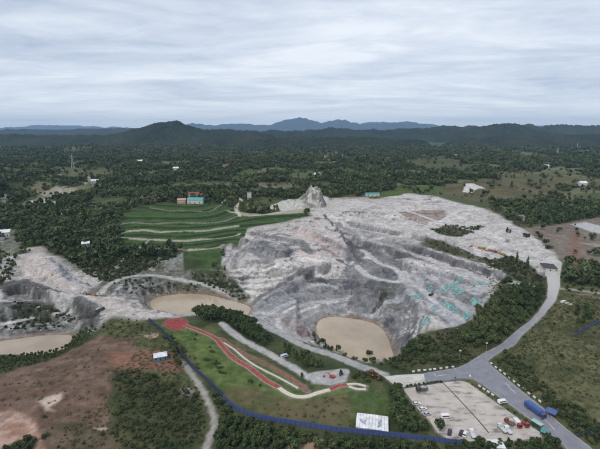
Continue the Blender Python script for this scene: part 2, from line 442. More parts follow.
# rock pinnacle left standing on the far rim
pp = wpoly([(315, 205)])[0]
_pd = math.hypot(*pp)
u_ = (XX - pp[0] * YY / pp[1]) ; v_ = YY - pp[1]
fa, ra = facets(XX + 2 * fbm(XX, YY, 6, 2, 457), YY, 8.5, 451, 1.35, 1.3); fb, rb = facets(XX, YY, 3.6, 453, 1.2, 1.3)
wobp = 3.0 * fbm(XX, YY, 14, 3, 455)
prof_u = np.interp(u_ + wobp, [-62, -46, -32, -22, -15, -11, -7, 7, 10, 14, 18], [0, 3, 6, 9, 13, 22, 26, 27, 24, 9, 0])
face = sstep(-38, -2, v_) * sstep(34, 20, v_)
hh_ = prof_u * face
Z += mP * (hh_ * (.84 + .24 * (ra - .5)) + np.minimum(hh_, 8) * (.55 * fa + .3 * fb) + .8 * terrace(hh_, 5.5, .12) * .12)
# white pile of tailings on the field and the long pale heap at the yard
def heap(px, py, rx, ry, h, seed):
    c = hit(px, py)
    r = np.hypot((XX - c[0]) / rx, (YY - c[1]) / ry) + 0.18 * fbm(XX, YY, rx * 0.7, 3, seed)
    return h * np.clip(1 - r, 0, 1) ** 0.8
Z += heap(474, 189, 34, 30, 11, 5) + heap(490, 233, 36, 34, 7, 6) + heap(500, 190, 20, 16, 4, 7)
Z += heap(283, 264, 24, 20, 5, 8)
# red hill: plough-like benches
RH = wpoly([(-40,380),(0,372),(60,352),(95,335),(150,330),(172,345),(190,372),(205,400),(210,449),(150,470),(0,480),(-40,470)])
sdH = poly_sd(RH, 40)
mH = sstep(4, -6, sdH + nE * 5)
bh = Z + 0.5 * fbm(XX, YY, 25, 3, 81)
Z += mH * pad * (0.55 * (terrace(bh, 2.2, 0.16) - bh) + 0.35 * fbm(XX, YY, 5, 3, 83))
# terraced green slope
BERMS = [line(p, 3) for p in (
    [(150,208),(170,211),(200,211.5),(212,210),(222,205)],
    [(121,224),(140,223),(160,223.5),(200,223),(225,220.5),(238,216)],
    [(118,236.5),(122,233),(130,231),(147,230.5),(165,232),(200,231),(220,228.5),(238,226)],
    [(118,237),(130,238.5),(150,239.5),(180,241),(200,239.5),(225,237.5),(240,234)],
    [(148,249),(170,250.5),(190,250),(210,248.5),(224,246)])]
TERR = wpoly([(120,240),(118,228),(122,214),(140,207),(160,203),(200,203.5),(222,204),(240,213),(262,215),(300,211),(312,213),(285,222),(248,227),(245,236),(238,243),(221,247),(221,268),(205,271),(184,272),(183,251),(150,250),(122,250)])
sdT = poly_sd(TERR, 40)
mT = sstep(1.5, -1.5, sdT)
dB = np.full(XX.shape, 1e6)
for b in BERMS: dB = np.minimum(dB, line_d(b, 30))
zs = np.where(ZB > 8.5, terrace(ZB - 9 + 1.1, 2.2, 0.12) + 9 - 1.1, ZB)
Z += mT * (0.9 * (zs - ZB) - 0.5 * (Z - ZB))
# dirt tracks: slightly levelled
TRACKS = {
 'causeway': (line([(101,294),(107,286),(118,279),(135,275.5),(160,277),(185,281),(205,285.5),(222,292),(236,299.5)]), 2.6),
 'slope': (line([(150,239),(143,245),(126,257),(108,269)]), 1.5),
 'ramp': (line([(362,249),(378,261),(395,269),(402,277),(397,282.5),(382,280),(366,274),(357,266)]), 3.4),
 'rim': (line([(398,257),(430,265),(470,275),(500,281.5),(525,283.5),(548,290)]), 2.6),
 'net': (line([(404,270),(412,283),(424,294),(445,306),(462,318)]), 2.2),
 'floor': (line([(262,318),(285,309),(310,303),(345,297)]), 3.0),
 'floor2': (line([(300,340),(292,330),(300,318),(318,310)]), 2.6),
 'pale': (line([(221,323),(232,332),(243,340),(267,353),(283,362),(297,370),(311,378),(330,379),(345,372)]), 2.5),
 'grey': (line([(247,309),(262,325),(280,333),(303,345),(333,355.5),(363,367),(384,374)]), 3.0),
 'lane': (line([(183,362),(194,377),(203,392),(211,408),(214.5,422),(209,440),(203,460)]), 1.5),
 'plateau': (line([(555,262),(520,250),(470,232),(440,222),(410,212),(380,206),(345,204)]), 4.0),
 'plateau2': (line([(440,222),(460,210),(475,209),(440,203)]), 3.0),
 'top': (line([(250,216),(270,214),(300,209),(322,211)]), 3.0),
 'village': (line([(240,216),(236,208),(241,200),(232,197),(222,203)]), 2.4),
 'east': (line([(560,288),(575,290),(600,293),(640,296)]), 2.6),
 'southwest': (line([(0,420),(40,398),(80,385),(130,375),(170,368)]), 1.8),
 'northwest': (line([(45,196),(60,190),(85,184),(90,176)]), 3.0),
}
for k, (P, w) in TRACKS.items():
    d = line_d(P, 30)
    if k in ('southwest',): continue
    zc = sample(Z, P[:, 0], P[:, 1])
    ker = np.ones(9) / 9
    zc = np.convolve(np.pad(zc, 4, mode='edge'), ker, 'valid')
    wdw = window(P, 14)
    x, y = XX[wdw], YY[wdw]
    best, zl = np.full(x.shape, 1e9), np.zeros(x.shape)
    for i in range(len(P) - 1):
        a, b = P[i], P[i + 1]; e_ = b - a; L = max(e_ @ e_, 1e-9)
        t = np.clip(((x - a[0]) * e_[0] + (y - a[1]) * e_[1]) / L, 0, 1)
        dd = (x - a[0] - t * e_[0]) ** 2 + (y - a[1] - t * e_[1]) ** 2
        m = dd < best
        best = np.where(m, dd, best); zl = np.where(m, zc[i] * (1 - t) + zc[i + 1] * t, zl)
    k_ = sstep(w + 4.5, w + 0.5, np.sqrt(best)) * pad[wdw]
    Z[wdw] = Z[wdw] * (1 - k_) + zl * k_
# pads: just under the paving that lies on them
Z = Z * sstep(0.5, 7.0, sdRoad) + (ZB - 0.22) * (1 - sstep(0.5, 7.0, sdRoad))
# ponds: basin below the water, banks that come up to it
for P, lv in PONDS:
    sd = poly_sd(P, 40)
    basin = lv - np.clip(-sd * 0.35, 0, 2.5) + np.clip(sd, 0, 30) * 0.25
    k_ = sstep(12, 1.0, sd)
    Z = np.where(sd < 40, Z * (1 - k_) + np.where(sd < 0, basin, np.maximum(lv + 0.15 + sd * 0.22, np.minimum(Z, lv + 0.3 + sd * 0.6))) * k_, Z)
    Z = np.where((sd >= 0) & (sd < 45), np.maximum(Z, lv + 0.1 + np.minimum(sd, 3) * 0.1), Z)
Z = np.where(YY < 4500, Z, Z)
def ground(x, y): return float(sample(Z, x, y))
def G(px, py):
    x, y = hit(px, py, Z)
    return x, y, ground(x, y)

# ------------------------------------------------------------------ what the ground is made of
gy_, gx_ = np.gradient(Z, GY, GX)
slope = np.hypot(gx_, gy_)
nA, nB, nC = fbm(XX, YY, 60, 5, 101), fbm(XX, YY, 14, 4, 103), fbm(XX, YY, 4, 3, 105)
COLR = np.zeros(XX.shape + (3,))
def c3(*v): return np.array(v, float)
def paint(mask, c):
    global COLR
    COLR = COLR * (1 - mask[..., None]) + np.asarray(c) * mask[..., None]
def mixc(a, b, t): return np.asarray(a) * (1 - t[..., None]) + np.asarray(b) * t[..., None]
t01 = lambda n, k=1.6: np.clip(0.5 + n * k, 0, 1)
# woodland floor and rough grass
COLR[:] = mixc(c3(.036, .050, .022), c3(.080, .090, .040), t01(nA))
# far fields and clearings among the woods
fieldn = fbm(XX, YY, 190, 3, 111) + 0.35 * fbm(XX, YY, 45, 3, 113)
far_clear = sstep(0.12, 0.20, fieldn + 0.1 * (XX > 100) ) * sstep(520, 760, YY)
paint(far_clear * 0.9, mixc(c3(.066, .084, .034), c3(.155, .14, .085), t01(fbm(XX, YY, 120, 2, 115) + .5 * nB, 2.2)))
BARE = np.maximum(far_clear, 0)
def zone(pts, c, soft=2.0, rag=5.0, amt=1.0, patchy=0.0):
    global BARE
    P = wpoly(pts)
    sd = poly_sd(P, 50) + nE * rag
    m = sstep(soft, -soft, sd) * amt
    if patchy: m = m * sstep(-patchy, patchy * 0.6, nB + 0.25)
    paint(m, c)
    BARE = np.maximum(BARE, np.clip(m * 1.4, 0, 1))
    return m
MEADOW = mixc(c3(.050, .064, .025), c3(.105, .108, .048), t01(nB + .4 * nC))
zone([(128,448),(215,395),(235,398),(300,415),(350,425),(384,430),(384,380),(345,376),(300,384),(250,345),(215,322),(200,330),(185,340),(152,322),(128,318),(100,330),(100,470),(620,470),(620,290),(565,285),(548,300),(500,350),(470,378),(400,392),(400,470),(128,470)], MEADOW, 3, 4)
# east hillside: dry grass with paths
m_e = zone([(560,300),(610,285),(610,455),(588,445),(545,405),(495,362),(520,345)], mixc(c3(.058, .068, .028), c3(.125, .118, .058), t01(nA * 0.6 + nB * 0.6 + nC * .3)), 2, 3)
zone([(565,292),(600,300),(615,318),(615,296)], c3(.16, .13, .10), 1.5, 4)
# garden lawn by the red paths and lawn in front
LAWN = mixc(c3(.058, .092, .025), c3(.108, .140, .045), t01(nB + .5 * nC))
zone([(152,321),(165,333),(190,352),(222,392),(250,388),(300,402),(345,392),(366,390),(350,382),(308,391),(262,362),(222,338),(195,326)], LAWN, 1, 1.5)
zone([(222,388),(250,388),(300,402),(345,395),(352,412),(352,430),(280,421),(232,403)], mixc(c3(.075, .082, .032), c3(.115, .098, .05), t01(nB + nA)), 1.5, 3)
zone([(352,390),(388,392),(390,412),(352,410)], mixc(c3(.05, .085, .024), c3(.08, .10, .04), t01(nC)), 1, 1.5)
zone([(300,398),(320,396),(345,408),(330,424),(290,418)], c3(.12, .10, .055), 3, 5, 0.6)
# bare yellow patch at the very bottom
zone([(288,449),(292,440),(322,440),(330,449),(328,462),(286,462)], c3(.30, .22, .14), 1, 2)
# red earth hill
soil = mixc(c3(.128, .078, .055), c3(.180, .122, .092), t01(nB + .5 * nC))
soil = mixc(soil, c3(.11, .075, .05), t01(fbm(XX, YY * 3, 30, 3, 121) - 0.15, 2.4))
m_red = zone([(-40,385),(0,374),(45,362),(80,345),(100,336),(128,338),(140,352),(172,350),(180,372),(150,368),(125,370),(114,378),(108,400),(112,430),(105,470),(-40,470)], soil, 2, 5)
zone([(104,352),(140,350),(178,352),(182,372),(150,370),(120,372)], c3(.23, .115, .075), 2, 4, 0.75)
zone([(110,375),(128,368),(165,378),(205,398),(207,440),(150,470),(108,470),(112,430),(118,395)], mixc(c3(.042, .052, .022), c3(.075, .075, .034), t01(nB)), 2, 4)
zone([(60,425),(112,428),(112,470),(50,470)], mixc(c3(.055, .060, .028), c3(.14, .10, .07), t01(nB)), 3, 5)
zone([(36,400),(55,392),(66,388),(66,398),(50,408),(58,412),(45,412)], c3(.48, .38, .32), 1, 3)
zone([(93,428),(108,425),(108,429),(97,431)], c3(.45, .37, .28), .6, 1)
zone([(-40,412),(20,412),(35,420),(38,438),(46,452),(40,470),(-40,470)], mixc(c3(.42, .29, .235), c3(.30, .175, .125), t01(nC + nB, 2.2)), 1, 2.5)
zone([(16,440),(34,437),(34,452),(5,458),(5,447)], c3(.04, .05, .02), 1, 1)
zone([(180,388),(195,387),(194,395),(182,396)], c3(.26, .235, .21), .8, 1.5)
zone([(144,336),(156,332),(160,335),(150,340)], c3(.33, .25, .18), .8, 1.5)
# quarry rock: pale dust lies on the flats, steep faces stay grey
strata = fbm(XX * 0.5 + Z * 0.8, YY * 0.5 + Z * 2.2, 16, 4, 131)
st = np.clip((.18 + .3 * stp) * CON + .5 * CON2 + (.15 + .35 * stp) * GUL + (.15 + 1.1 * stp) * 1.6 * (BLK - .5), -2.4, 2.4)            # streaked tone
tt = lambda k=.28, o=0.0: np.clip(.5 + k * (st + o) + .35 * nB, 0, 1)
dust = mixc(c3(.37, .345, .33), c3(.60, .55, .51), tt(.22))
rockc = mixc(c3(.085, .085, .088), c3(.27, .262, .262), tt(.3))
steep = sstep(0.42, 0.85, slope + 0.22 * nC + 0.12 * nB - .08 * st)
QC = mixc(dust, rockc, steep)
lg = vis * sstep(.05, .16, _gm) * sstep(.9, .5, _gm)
LEDGE_SHADE = lg * sstep(.36, .44, ledge) * sstep(.60, .52, ledge)
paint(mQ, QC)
q = lambda pts, a, b, amt=.85, soft=5, rag=10, k=.28: paint(sstep(soft, -soft, poly_sd(wpoly(pts), 60) + nE * rag + 2.5 * st) * amt * mQ * (1 - .55 * steep), mixc(c3(*a), c3(*b), tt(k)))
q([(250,284),(290,281),(318,274),(345,283),(354,312),(322,318),(302,336),(262,323),(246,306)], (.19, .193, .202), (.30, .30, .305), .95, 4, 6, .2)
q([(340,250),(362,243),(405,258),(410,290),(400,335),(380,318),(345,317),(350,285)], (.105, .106, .114), (.23, .228, .235), .95, 4, 7)
q([(384,286),(398,288),(398,312),(384,315),(376,300)], (.085, .09, .062), (.20, .195, .16), .8, 3, 6)
q([(285,232),(322,230),(348,250),(344,262),(318,267),(298,258)], (.37, .33, .32), (.60, .52, .485), .85)
q([(250,222),(300,215),(330,225),(300,240),(262,236)], (.36, .33, .31), (.57, .515, .475), .75)
q([(250,238),(285,240),(292,252),(266,262),(240,250)], (.13, .135, .15), (.31, .30, .305), .85, 3, 8)
q([(243,290),(262,268),(284,261),(302,266),(280,284),(258,304),(246,302)], (.48, .45, .42), (.66, .615, .57), .97, 2, 5, .2)
q([(300,205),(345,198),(440,198),(500,215),(545,245),(556,262),(530,262),(490,256),(430,240),(370,228),(330,222)], (.34, .318, .305), (.62, .575, .54), .9, 4, 9, .34)
q([(330,222),(352,224),(400,236),(440,250),(420,262),(400,258),(370,246),(346,240)], (.16, .158, .16), (.38, .365, .36), .75)
q([(455,255),(480,250),(530,258),(540,272),(500,266)], (.40, .385, .375), (.58, .56, .54), .7, 3, 6)
q([(400,212),(440,209),(452,218),(425,223),(405,218)], (.14, .09, .07), (.36, .29, .25), .85, 2, 6)
q([(336,189),(384,190),(384,199),(345,199)], (.20, .13, .10), (.42, .34, .30), .7, 2, 6)
q([(405,266),(455,268),(492,284),(480,315),(450,328),(415,317),(402,295)], (.29, .288, .30), (.48, .468, .475), .92, 4, 7, .26)
q([(284,322),(300,320),(318,335),(312,345),(290,336)], (.17, .13, .12), (.33, .29, .28), .8, 2, 5)
q([(256,310),(285,316),(286,334),(262,326)], (.33, .32, .315), (.47, .455, .445), .7, 3, 5)
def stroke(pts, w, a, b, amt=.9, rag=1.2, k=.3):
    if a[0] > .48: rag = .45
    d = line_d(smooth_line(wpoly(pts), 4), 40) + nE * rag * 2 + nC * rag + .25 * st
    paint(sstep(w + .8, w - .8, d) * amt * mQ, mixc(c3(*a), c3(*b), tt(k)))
paint(LEDGE_SHADE * .55 * mQ, mixc(c3(.13, .128, .128), c3(.25, .24, .235), tt(.3)))  # shadow line painted dark into the ground colour along each small ledge step
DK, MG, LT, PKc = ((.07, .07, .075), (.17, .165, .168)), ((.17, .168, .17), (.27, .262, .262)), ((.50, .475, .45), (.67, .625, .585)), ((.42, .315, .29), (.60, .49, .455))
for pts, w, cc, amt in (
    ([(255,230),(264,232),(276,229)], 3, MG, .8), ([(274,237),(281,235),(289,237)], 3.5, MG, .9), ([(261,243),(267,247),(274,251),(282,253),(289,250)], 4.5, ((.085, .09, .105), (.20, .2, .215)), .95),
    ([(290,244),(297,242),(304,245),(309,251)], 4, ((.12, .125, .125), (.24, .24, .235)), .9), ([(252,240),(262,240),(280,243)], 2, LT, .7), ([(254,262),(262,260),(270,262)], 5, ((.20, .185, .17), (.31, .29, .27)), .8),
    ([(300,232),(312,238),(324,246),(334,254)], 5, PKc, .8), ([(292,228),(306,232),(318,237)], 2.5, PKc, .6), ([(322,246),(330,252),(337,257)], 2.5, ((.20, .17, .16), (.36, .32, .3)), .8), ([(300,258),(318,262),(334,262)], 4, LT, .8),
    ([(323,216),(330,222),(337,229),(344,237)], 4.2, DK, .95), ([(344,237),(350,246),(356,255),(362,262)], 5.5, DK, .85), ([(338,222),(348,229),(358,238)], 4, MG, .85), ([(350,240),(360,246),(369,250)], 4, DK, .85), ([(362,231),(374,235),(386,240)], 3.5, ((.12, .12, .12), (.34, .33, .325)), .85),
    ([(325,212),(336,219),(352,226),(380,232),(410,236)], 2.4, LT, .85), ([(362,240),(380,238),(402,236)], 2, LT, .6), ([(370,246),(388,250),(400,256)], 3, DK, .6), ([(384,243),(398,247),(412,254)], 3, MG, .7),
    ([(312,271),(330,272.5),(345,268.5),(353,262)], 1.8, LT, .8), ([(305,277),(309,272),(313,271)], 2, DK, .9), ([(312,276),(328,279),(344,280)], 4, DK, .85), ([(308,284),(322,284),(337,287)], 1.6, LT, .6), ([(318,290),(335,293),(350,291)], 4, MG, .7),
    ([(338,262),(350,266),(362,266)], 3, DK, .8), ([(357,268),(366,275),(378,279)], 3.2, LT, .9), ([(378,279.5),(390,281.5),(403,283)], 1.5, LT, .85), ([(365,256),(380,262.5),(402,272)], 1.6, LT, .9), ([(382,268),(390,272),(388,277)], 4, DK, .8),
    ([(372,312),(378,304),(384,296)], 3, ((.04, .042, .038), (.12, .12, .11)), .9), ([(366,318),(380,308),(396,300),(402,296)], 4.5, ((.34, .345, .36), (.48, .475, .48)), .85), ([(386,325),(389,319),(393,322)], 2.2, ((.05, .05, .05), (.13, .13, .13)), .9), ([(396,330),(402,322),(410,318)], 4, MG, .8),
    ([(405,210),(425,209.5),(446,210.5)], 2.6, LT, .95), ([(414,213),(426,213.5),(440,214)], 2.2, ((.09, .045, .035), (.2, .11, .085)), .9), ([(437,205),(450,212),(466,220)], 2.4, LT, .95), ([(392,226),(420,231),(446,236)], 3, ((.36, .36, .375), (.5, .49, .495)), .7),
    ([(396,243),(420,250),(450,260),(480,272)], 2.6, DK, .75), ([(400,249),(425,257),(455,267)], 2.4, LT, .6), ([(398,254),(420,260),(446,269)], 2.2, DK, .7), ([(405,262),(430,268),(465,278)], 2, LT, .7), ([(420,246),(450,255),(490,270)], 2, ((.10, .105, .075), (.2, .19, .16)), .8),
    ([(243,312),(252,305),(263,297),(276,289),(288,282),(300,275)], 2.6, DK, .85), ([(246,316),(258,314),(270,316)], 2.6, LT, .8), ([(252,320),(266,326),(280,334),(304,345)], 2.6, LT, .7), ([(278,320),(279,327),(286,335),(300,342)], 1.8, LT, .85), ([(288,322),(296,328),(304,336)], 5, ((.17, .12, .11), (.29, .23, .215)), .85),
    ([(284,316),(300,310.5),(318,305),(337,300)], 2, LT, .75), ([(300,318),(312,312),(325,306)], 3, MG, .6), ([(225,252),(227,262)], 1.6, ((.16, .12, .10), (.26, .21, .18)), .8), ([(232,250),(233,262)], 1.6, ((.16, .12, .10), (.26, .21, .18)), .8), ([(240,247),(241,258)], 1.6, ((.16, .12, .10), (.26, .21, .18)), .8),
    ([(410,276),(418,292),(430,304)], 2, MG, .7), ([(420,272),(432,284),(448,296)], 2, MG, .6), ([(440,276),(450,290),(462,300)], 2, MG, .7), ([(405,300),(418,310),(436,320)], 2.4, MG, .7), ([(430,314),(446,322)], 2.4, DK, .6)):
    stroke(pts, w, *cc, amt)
# scrub on the old benches
scrubQ = [([(430,229),(446,226),(470,228),(484,231),(468,237),(445,237)], .95), ([(425,239),(450,246),(490,262),(480,264),(440,252),(420,243)], .85),
          ([(482,259),(510,256),(530,266),(547,279),(540,286),(512,279),(490,268)], .95), ([(402,345),(425,332),(455,328),(478,316),(490,300),(502,288),(520,282),(548,288),(546,300),(500,346),(470,364),(400,374),(385,366)], 1)]
SC = mixc(c3(.036, .046, .018), c3(.078, .080, .040), t01(nB))
for pts, a in scrubQ: zone(pts, SC, 2, 6, a)
zone([(420,338),(450,332),(455,340),(430,346)], c3(.12, .095, .06), 2, 5, .6)
# western workings
QW = mixc(mixc(c3(.34, .315, .30), c3(.52, .475, .445), tt()), mixc(c3(.085, .087, .08), c3(.30, .295, .285), tt(.36)), sstep(0.28, 0.6, slope + .3 * nC + .2 * nB))
paint(mW, QW)
w_ = lambda pts, c, soft=3, rag=6, amt=.9: paint(sstep(soft, -soft, poly_sd(wpoly(pts), 60) + nE * rag) * amt, c)
w_([(12,262),(40,254),(50,268),(70,285),(100,297),(140,306),(178,317),(150,318),(110,312),(80,302),(50,295),(30,280)], mixc(c3(.55, .485, .45), c3(.42, .37, .34), t01(nB)), 3, 5, .95)
w_([(0,284),(15,279),(40,288),(60,295),(85,305),(98,312),(96,326),(75,330),(60,332),(0,338)], mixc(c3(.045, .047, .043), c3(.34, .33, .32), np.clip(.22 + .34 * st + .5 * nC + .3 * nB, 0, 1)), 2, 5, .92)
w_([(40,300),(70,305),(60,318),(25,325),(20,312)], SC, 2, 5, .55)
for pts, w, a_, b_ in (([(0,286),(20,283),(40,289),(52,296)], 6, (.055, .052, .05), (.14, .132, .128)), ([(52,297),(62,305),(56,314)], 2.2, (.45, .43, .42), (.6, .58, .56)), ([(62,299),(72,306),(64,316)], 2, (.45, .43, .42), (.6, .58, .56)), ([(70,300),(76,308)], 1.8, (.42, .4, .39), (.55, .53, .5)),
                       ([(78,304),(88,310),(96,318),(90,326)], 5, (.05, .05, .048), (.15, .145, .142)), ([(2,300),(14,303),(30,300)], 2, (.4, .39, .38), (.55, .53, .52)), ([(0,322),(16,318),(34,314)], 1.6, (.42, .4, .39), (.58, .56, .54)), ([(10,328),(30,324),(48,322)], 1.4, (.42, .4, .39), (.55, .53, .5)), ([(48,326),(60,322),(72,322)], 1.8, (.35, .34, .33), (.5, .48, .46)),
                       ([(55,262),(66,274),(80,284)], 5, (.26, .26, .275), (.40, .395, .40)), ([(60,268),(64,276),(70,282)], 1.6, (.12, .12, .13), (.2, .2, .2))):
    paint(sstep(w + 1, w - 1, line_d(smooth_line(wpoly(pts), 4), 40) + nE * 4 + nC * 2) * .85 * mW, mixc(c3(*a_), c3(*b_), tt(.3)))
w_([(84,262),(118,250),(150,250),(182,256),(182,272),(150,275),(118,279),(104,284),(96,272)], mixc(SC, c3(.27, .265, .25), sstep(0.1, .3, nC + nB * .6)), 2, 5, .9)
w_([(120,280),(150,279),(182,284),(205,288),(150,293),(140,302),(125,298)], mixc(c3(.05, .055, .042), c3(.36, .35, .335), np.clip(.4 + .3 * st + .7 * nC, 0, 1)), 2, 4, .9)
w_([(183,272),(222,272),(236,282),(250,296),(240,301),(222,293),(200,284)], mixc(SC, c3(.22, .21, .19), sstep(.2, .4, nC + nB)), 2, 4, .85)
w_([(222,246),(245,238),(250,262),(232,272),(222,268)], mixc(c3(.42, .405, .395), c3(.20, .185, .18), t01(fbm(XX, YY * .3, 6, 3, 151), 2.2)), 2, 4, .9)
w_([(150,253),(183,253),(183,270),(168,270)], mixc(c3(.30, .29, .28), c3(.11, .115, .08), t01(nC + nB, 2)), 2, 4, .8)
paint(mP * sstep(.1, .5, mP), mixc(c3(.48, .455, .415), c3(.20, .192, .178), sstep(.7, 1.7, slope + .6 * nC + .6 * nB)))
# terraces: mown grass banks, pale berms
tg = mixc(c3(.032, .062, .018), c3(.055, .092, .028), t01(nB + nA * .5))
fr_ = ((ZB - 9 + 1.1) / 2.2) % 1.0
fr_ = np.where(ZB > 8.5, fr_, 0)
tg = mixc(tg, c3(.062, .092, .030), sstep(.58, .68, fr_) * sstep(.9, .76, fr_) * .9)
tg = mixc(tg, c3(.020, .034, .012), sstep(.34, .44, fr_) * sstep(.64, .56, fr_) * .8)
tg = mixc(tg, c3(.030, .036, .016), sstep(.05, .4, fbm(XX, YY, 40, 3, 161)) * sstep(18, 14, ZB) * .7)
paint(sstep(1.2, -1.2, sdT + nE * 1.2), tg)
zone([(222,210),(262,214),(306,208),(318,211),(290,214),(245,216)], c3(.34, .31, .235), 2, 3, .9)
for i, b in enumerate(BERMS):
    paint(sstep(1.5 + (i > 1) * .5, .7 + (i > 1) * .5, line_d(b, 20) + nC * .25) * (.8 if i > 1 else .45), c3(.34, .325, .265))
# fields beyond
zone([(360,196),(395,190),(440,186),(450,192),(400,195),(375,199)], c3(.07, .10, .03), 4, 10)
zone([(440,186),(470,180),(520,182),(560,186),(560,196),(525,202),(470,200),(445,196)], mixc(c3(.075, .072, .036), c3(.12, .10, .06), t01(nA)), 5, 14, .95)
zone([(395,160),(440,157),(480,164),(470,171),(420,168)], c3(.075, .080, .04), 6, 18, .9)
zone([(485,172),(540,172),(600,178),(640,186),(600,189),(540,184),(500,181)], mixc(c3(.085, .088, .042), c3(.13, .11, .065), t01(nA)), 6, 18, .9)
zone([(285,178),(300,173),(325,172),(322,179),(296,182)], c3(.085, .105, .045), 5, 12, .9)
zone([(524,228),(560,224),(600,217),(640,220),(640,268),(600,268),(565,262),(552,248)], mixc(c3(.155, .118, .098), c3(.21, .17, .145), t01(nB)), 4, 8, .95)
zone([(572,230),(578,230),(581,262),(576,278),(570,262)], c3(.19, .11, .075), 1.5, 2, .8)
zone([(570,224),(585,222),(640,236),(640,240),(595,233)], c3(.42, .42, .43), 2, 3, .9)
zone([(578,242),(600,244),(640,246),(640,249),(595,247)], c3(.30, .26, .22), 2, 3, .7)
zone([(38,192),(58,186),(78,190),(75,195),(50,197)], c3(.30, .275, .215), 5, 14, .8)
zone([(26,201),(50,200),(58,203),(55,206),(30,204)], c3(.42, .40, .35), 4, 6, .9)
zone([(0,192),(12,196),(8,204),(0,204)], c3(.25, .24, .20), 4, 8, .7)
zone([(100,205),(125,203),(120,209),(104,209)], c3(.22, .22, .13), 4, 8, .7)
zone([(75,172),(110,168),(120,175),(80,180)], c3(.12, .115, .065), 8, 20, .6)
zone([(135,170),(160,168),(165,174),(140,178)], c3(.2, .19, .13), 8, 16, .5)
zone([(62,155),(70,148),(80,147),(72,156)], c3(.10, .11, .06), 10, 20, .5)
zone([(0,232),(14,230),(22,246),(16,256),(0,255)], mixc(c3(.27, .25, .22), c3(.10, .11, .06), t01(nC)), 4, 6, .8)
zone([(20,249),(42,246),(48,250),(30,254)], c3(.42, .37, .34), 3, 5, .8)
zone([(470,185),(477,186),(484,191),(470,193),(462,192)], c3(.47, .45, .43), 2, 4, 1)
TC = {'causeway': c3(.40, .385, .355), 'slope': c3(.26, .25, .21), 'ramp': c3(.46, .45, .445), 'rim': c3(.45, .435, .425), 'net': c3(.47, .45, .45), 'floor': c3(.40, .395, .39), 'floor2': c3(.36, .345, .335),
      'pale': c3(.41, .395, .385), 'grey': c3(.35, .345, .34), 'lane': c3(.33, .305, .275), 'plateau': c3(.50, .485, .475), 'plateau2': c3(.55, .54, .53), 'top': c3(.42, .40, .36), 'village': c3(.47, .43, .38),
      'east': c3(.30, .27, .22), 'southwest': c3(.16, .11, .08), 'northwest': c3(.33, .30, .24)}
dcw = line_d(TRACKS['causeway'][0], 30) + nE * 4 + nC * 2
paint(sstep(13, 8, dcw) * sstep(2, 4, dcw) * .85 * mW, mixc(SC, c3(.20, .195, .18), np.clip(.3 + .3 * st + .6 * nC, 0, 1)))
for k, (P, w) in TRACKS.items():
    paint(sstep(w + .9, w - .5, line_d(P, 20) + nC * 1.6 + nB * .8) * (.9 if k != 'southwest' else .5), TC[k] * (1 + .14 * nB[..., None]))
zone([(308,374),(322,371),(340,369),(350,372),(346,381),(330,385),(312,384)], mixc(c3(.40, .385, .375), c3(.31, .295, .285), t01(nC)), 1, 2)
for pts in ([(560,340),(580,355),(612,380)], [(540,352),(570,352),(600,345)], [(575,388),(590,398),(615,418)]):
    paint(sstep(1.6, .5, line_d(line(pts), 20) + nC) * .6, c3(.15, .135, .085))
# wet banks
for P, lv in PONDS:
    sd = poly_sd(P, 20)
    paint(sstep(6.0, .3, sd + nC * 2.5 + nE * 2) * .75, c3(.20, .15, .105))
# joint bed under paving
paint(sstep(.9, .2, sdRoad), c3(.2, .19, .17))
sdPave = sdRoad
nD = fbm(XX, YY, 1.9, 2, 107)
COLR = np.clip(COLR * (1 + 0.14 * nC[..., None] + .12 * nD[..., None]), .008, .72)
for m_ in (mQ, mW, mP, mT, sstep(4, 0, sdRoad)): BARE = np.maximum(BARE, m_)
for k, (P, w) in TRACKS.items(): BARE = np.maximum(BARE, sstep(w + 4, w + 1, line_d(P, 20)))
for W_, lv_ in PONDS: BARE = np.maximum(BARE, sstep(4, 0, poly_sd(W_, 10)))
ROCKY = np.clip(np.maximum.reduce([mQ, mW, mP, .6 * m_red]), 0, 1) * (1 - mT)

# ------------------------------------------------------------------ materials
def mat(name, rough=0.8, spec=0.3):
    m = bpy.data.materials.new(name); m.use_nodes = True
    b = m.node_tree.nodes['Principled BSDF']
    b.inputs['Roughness'].default_value = rough
    b.inputs['Specular IOR Level'].default_value = spec
    return m, m.node_tree.nodes, m.node_tree.links, b
def add_noise(n, l, scale, detail=4, vec=None, rough=.55):
    t = n.new('ShaderNodeTexNoise'); t.inputs['Scale'].default_value = scale; t.inputs['Detail'].default_value = detail; t.inputs['Roughness'].default_value = rough
    if vec is not None: l.new(vec, t.inputs['Vector'])
    return t.outputs['Fac']
def ramp_f(n, l, f, lo, hi, a=0.3, b=0.7):
    r = n.new('ShaderNodeMapRange'); r.inputs[1].default_value = a; r.inputs[2].default_value = b; r.inputs[3].default_value = lo; r.inputs[4].default_value = hi
    l.new(f, r.inputs[0]); return r.outputs[0]
def mmul(n, l, a, b, op='MULTIPLY'):
    m = n.new('ShaderNodeMath'); m.operation = op
    for i, v in enumerate((a, b)):
        if isinstance(v, (int, float)): m.inputs[i].default_value = v
        else: l.new(v, m.inputs[i])
    return m.outputs[0]
def tint(n, l, colr, fac):
    v = n.new('ShaderNodeVectorMath'); v.operation = 'SCALE'
    if isinstance(colr, tuple): v.inputs[0].default_value = colr[:3]
    else: l.new(colr, v.inputs[0])
    l.new(fac, v.inputs['Scale']); return v.outputs[0]
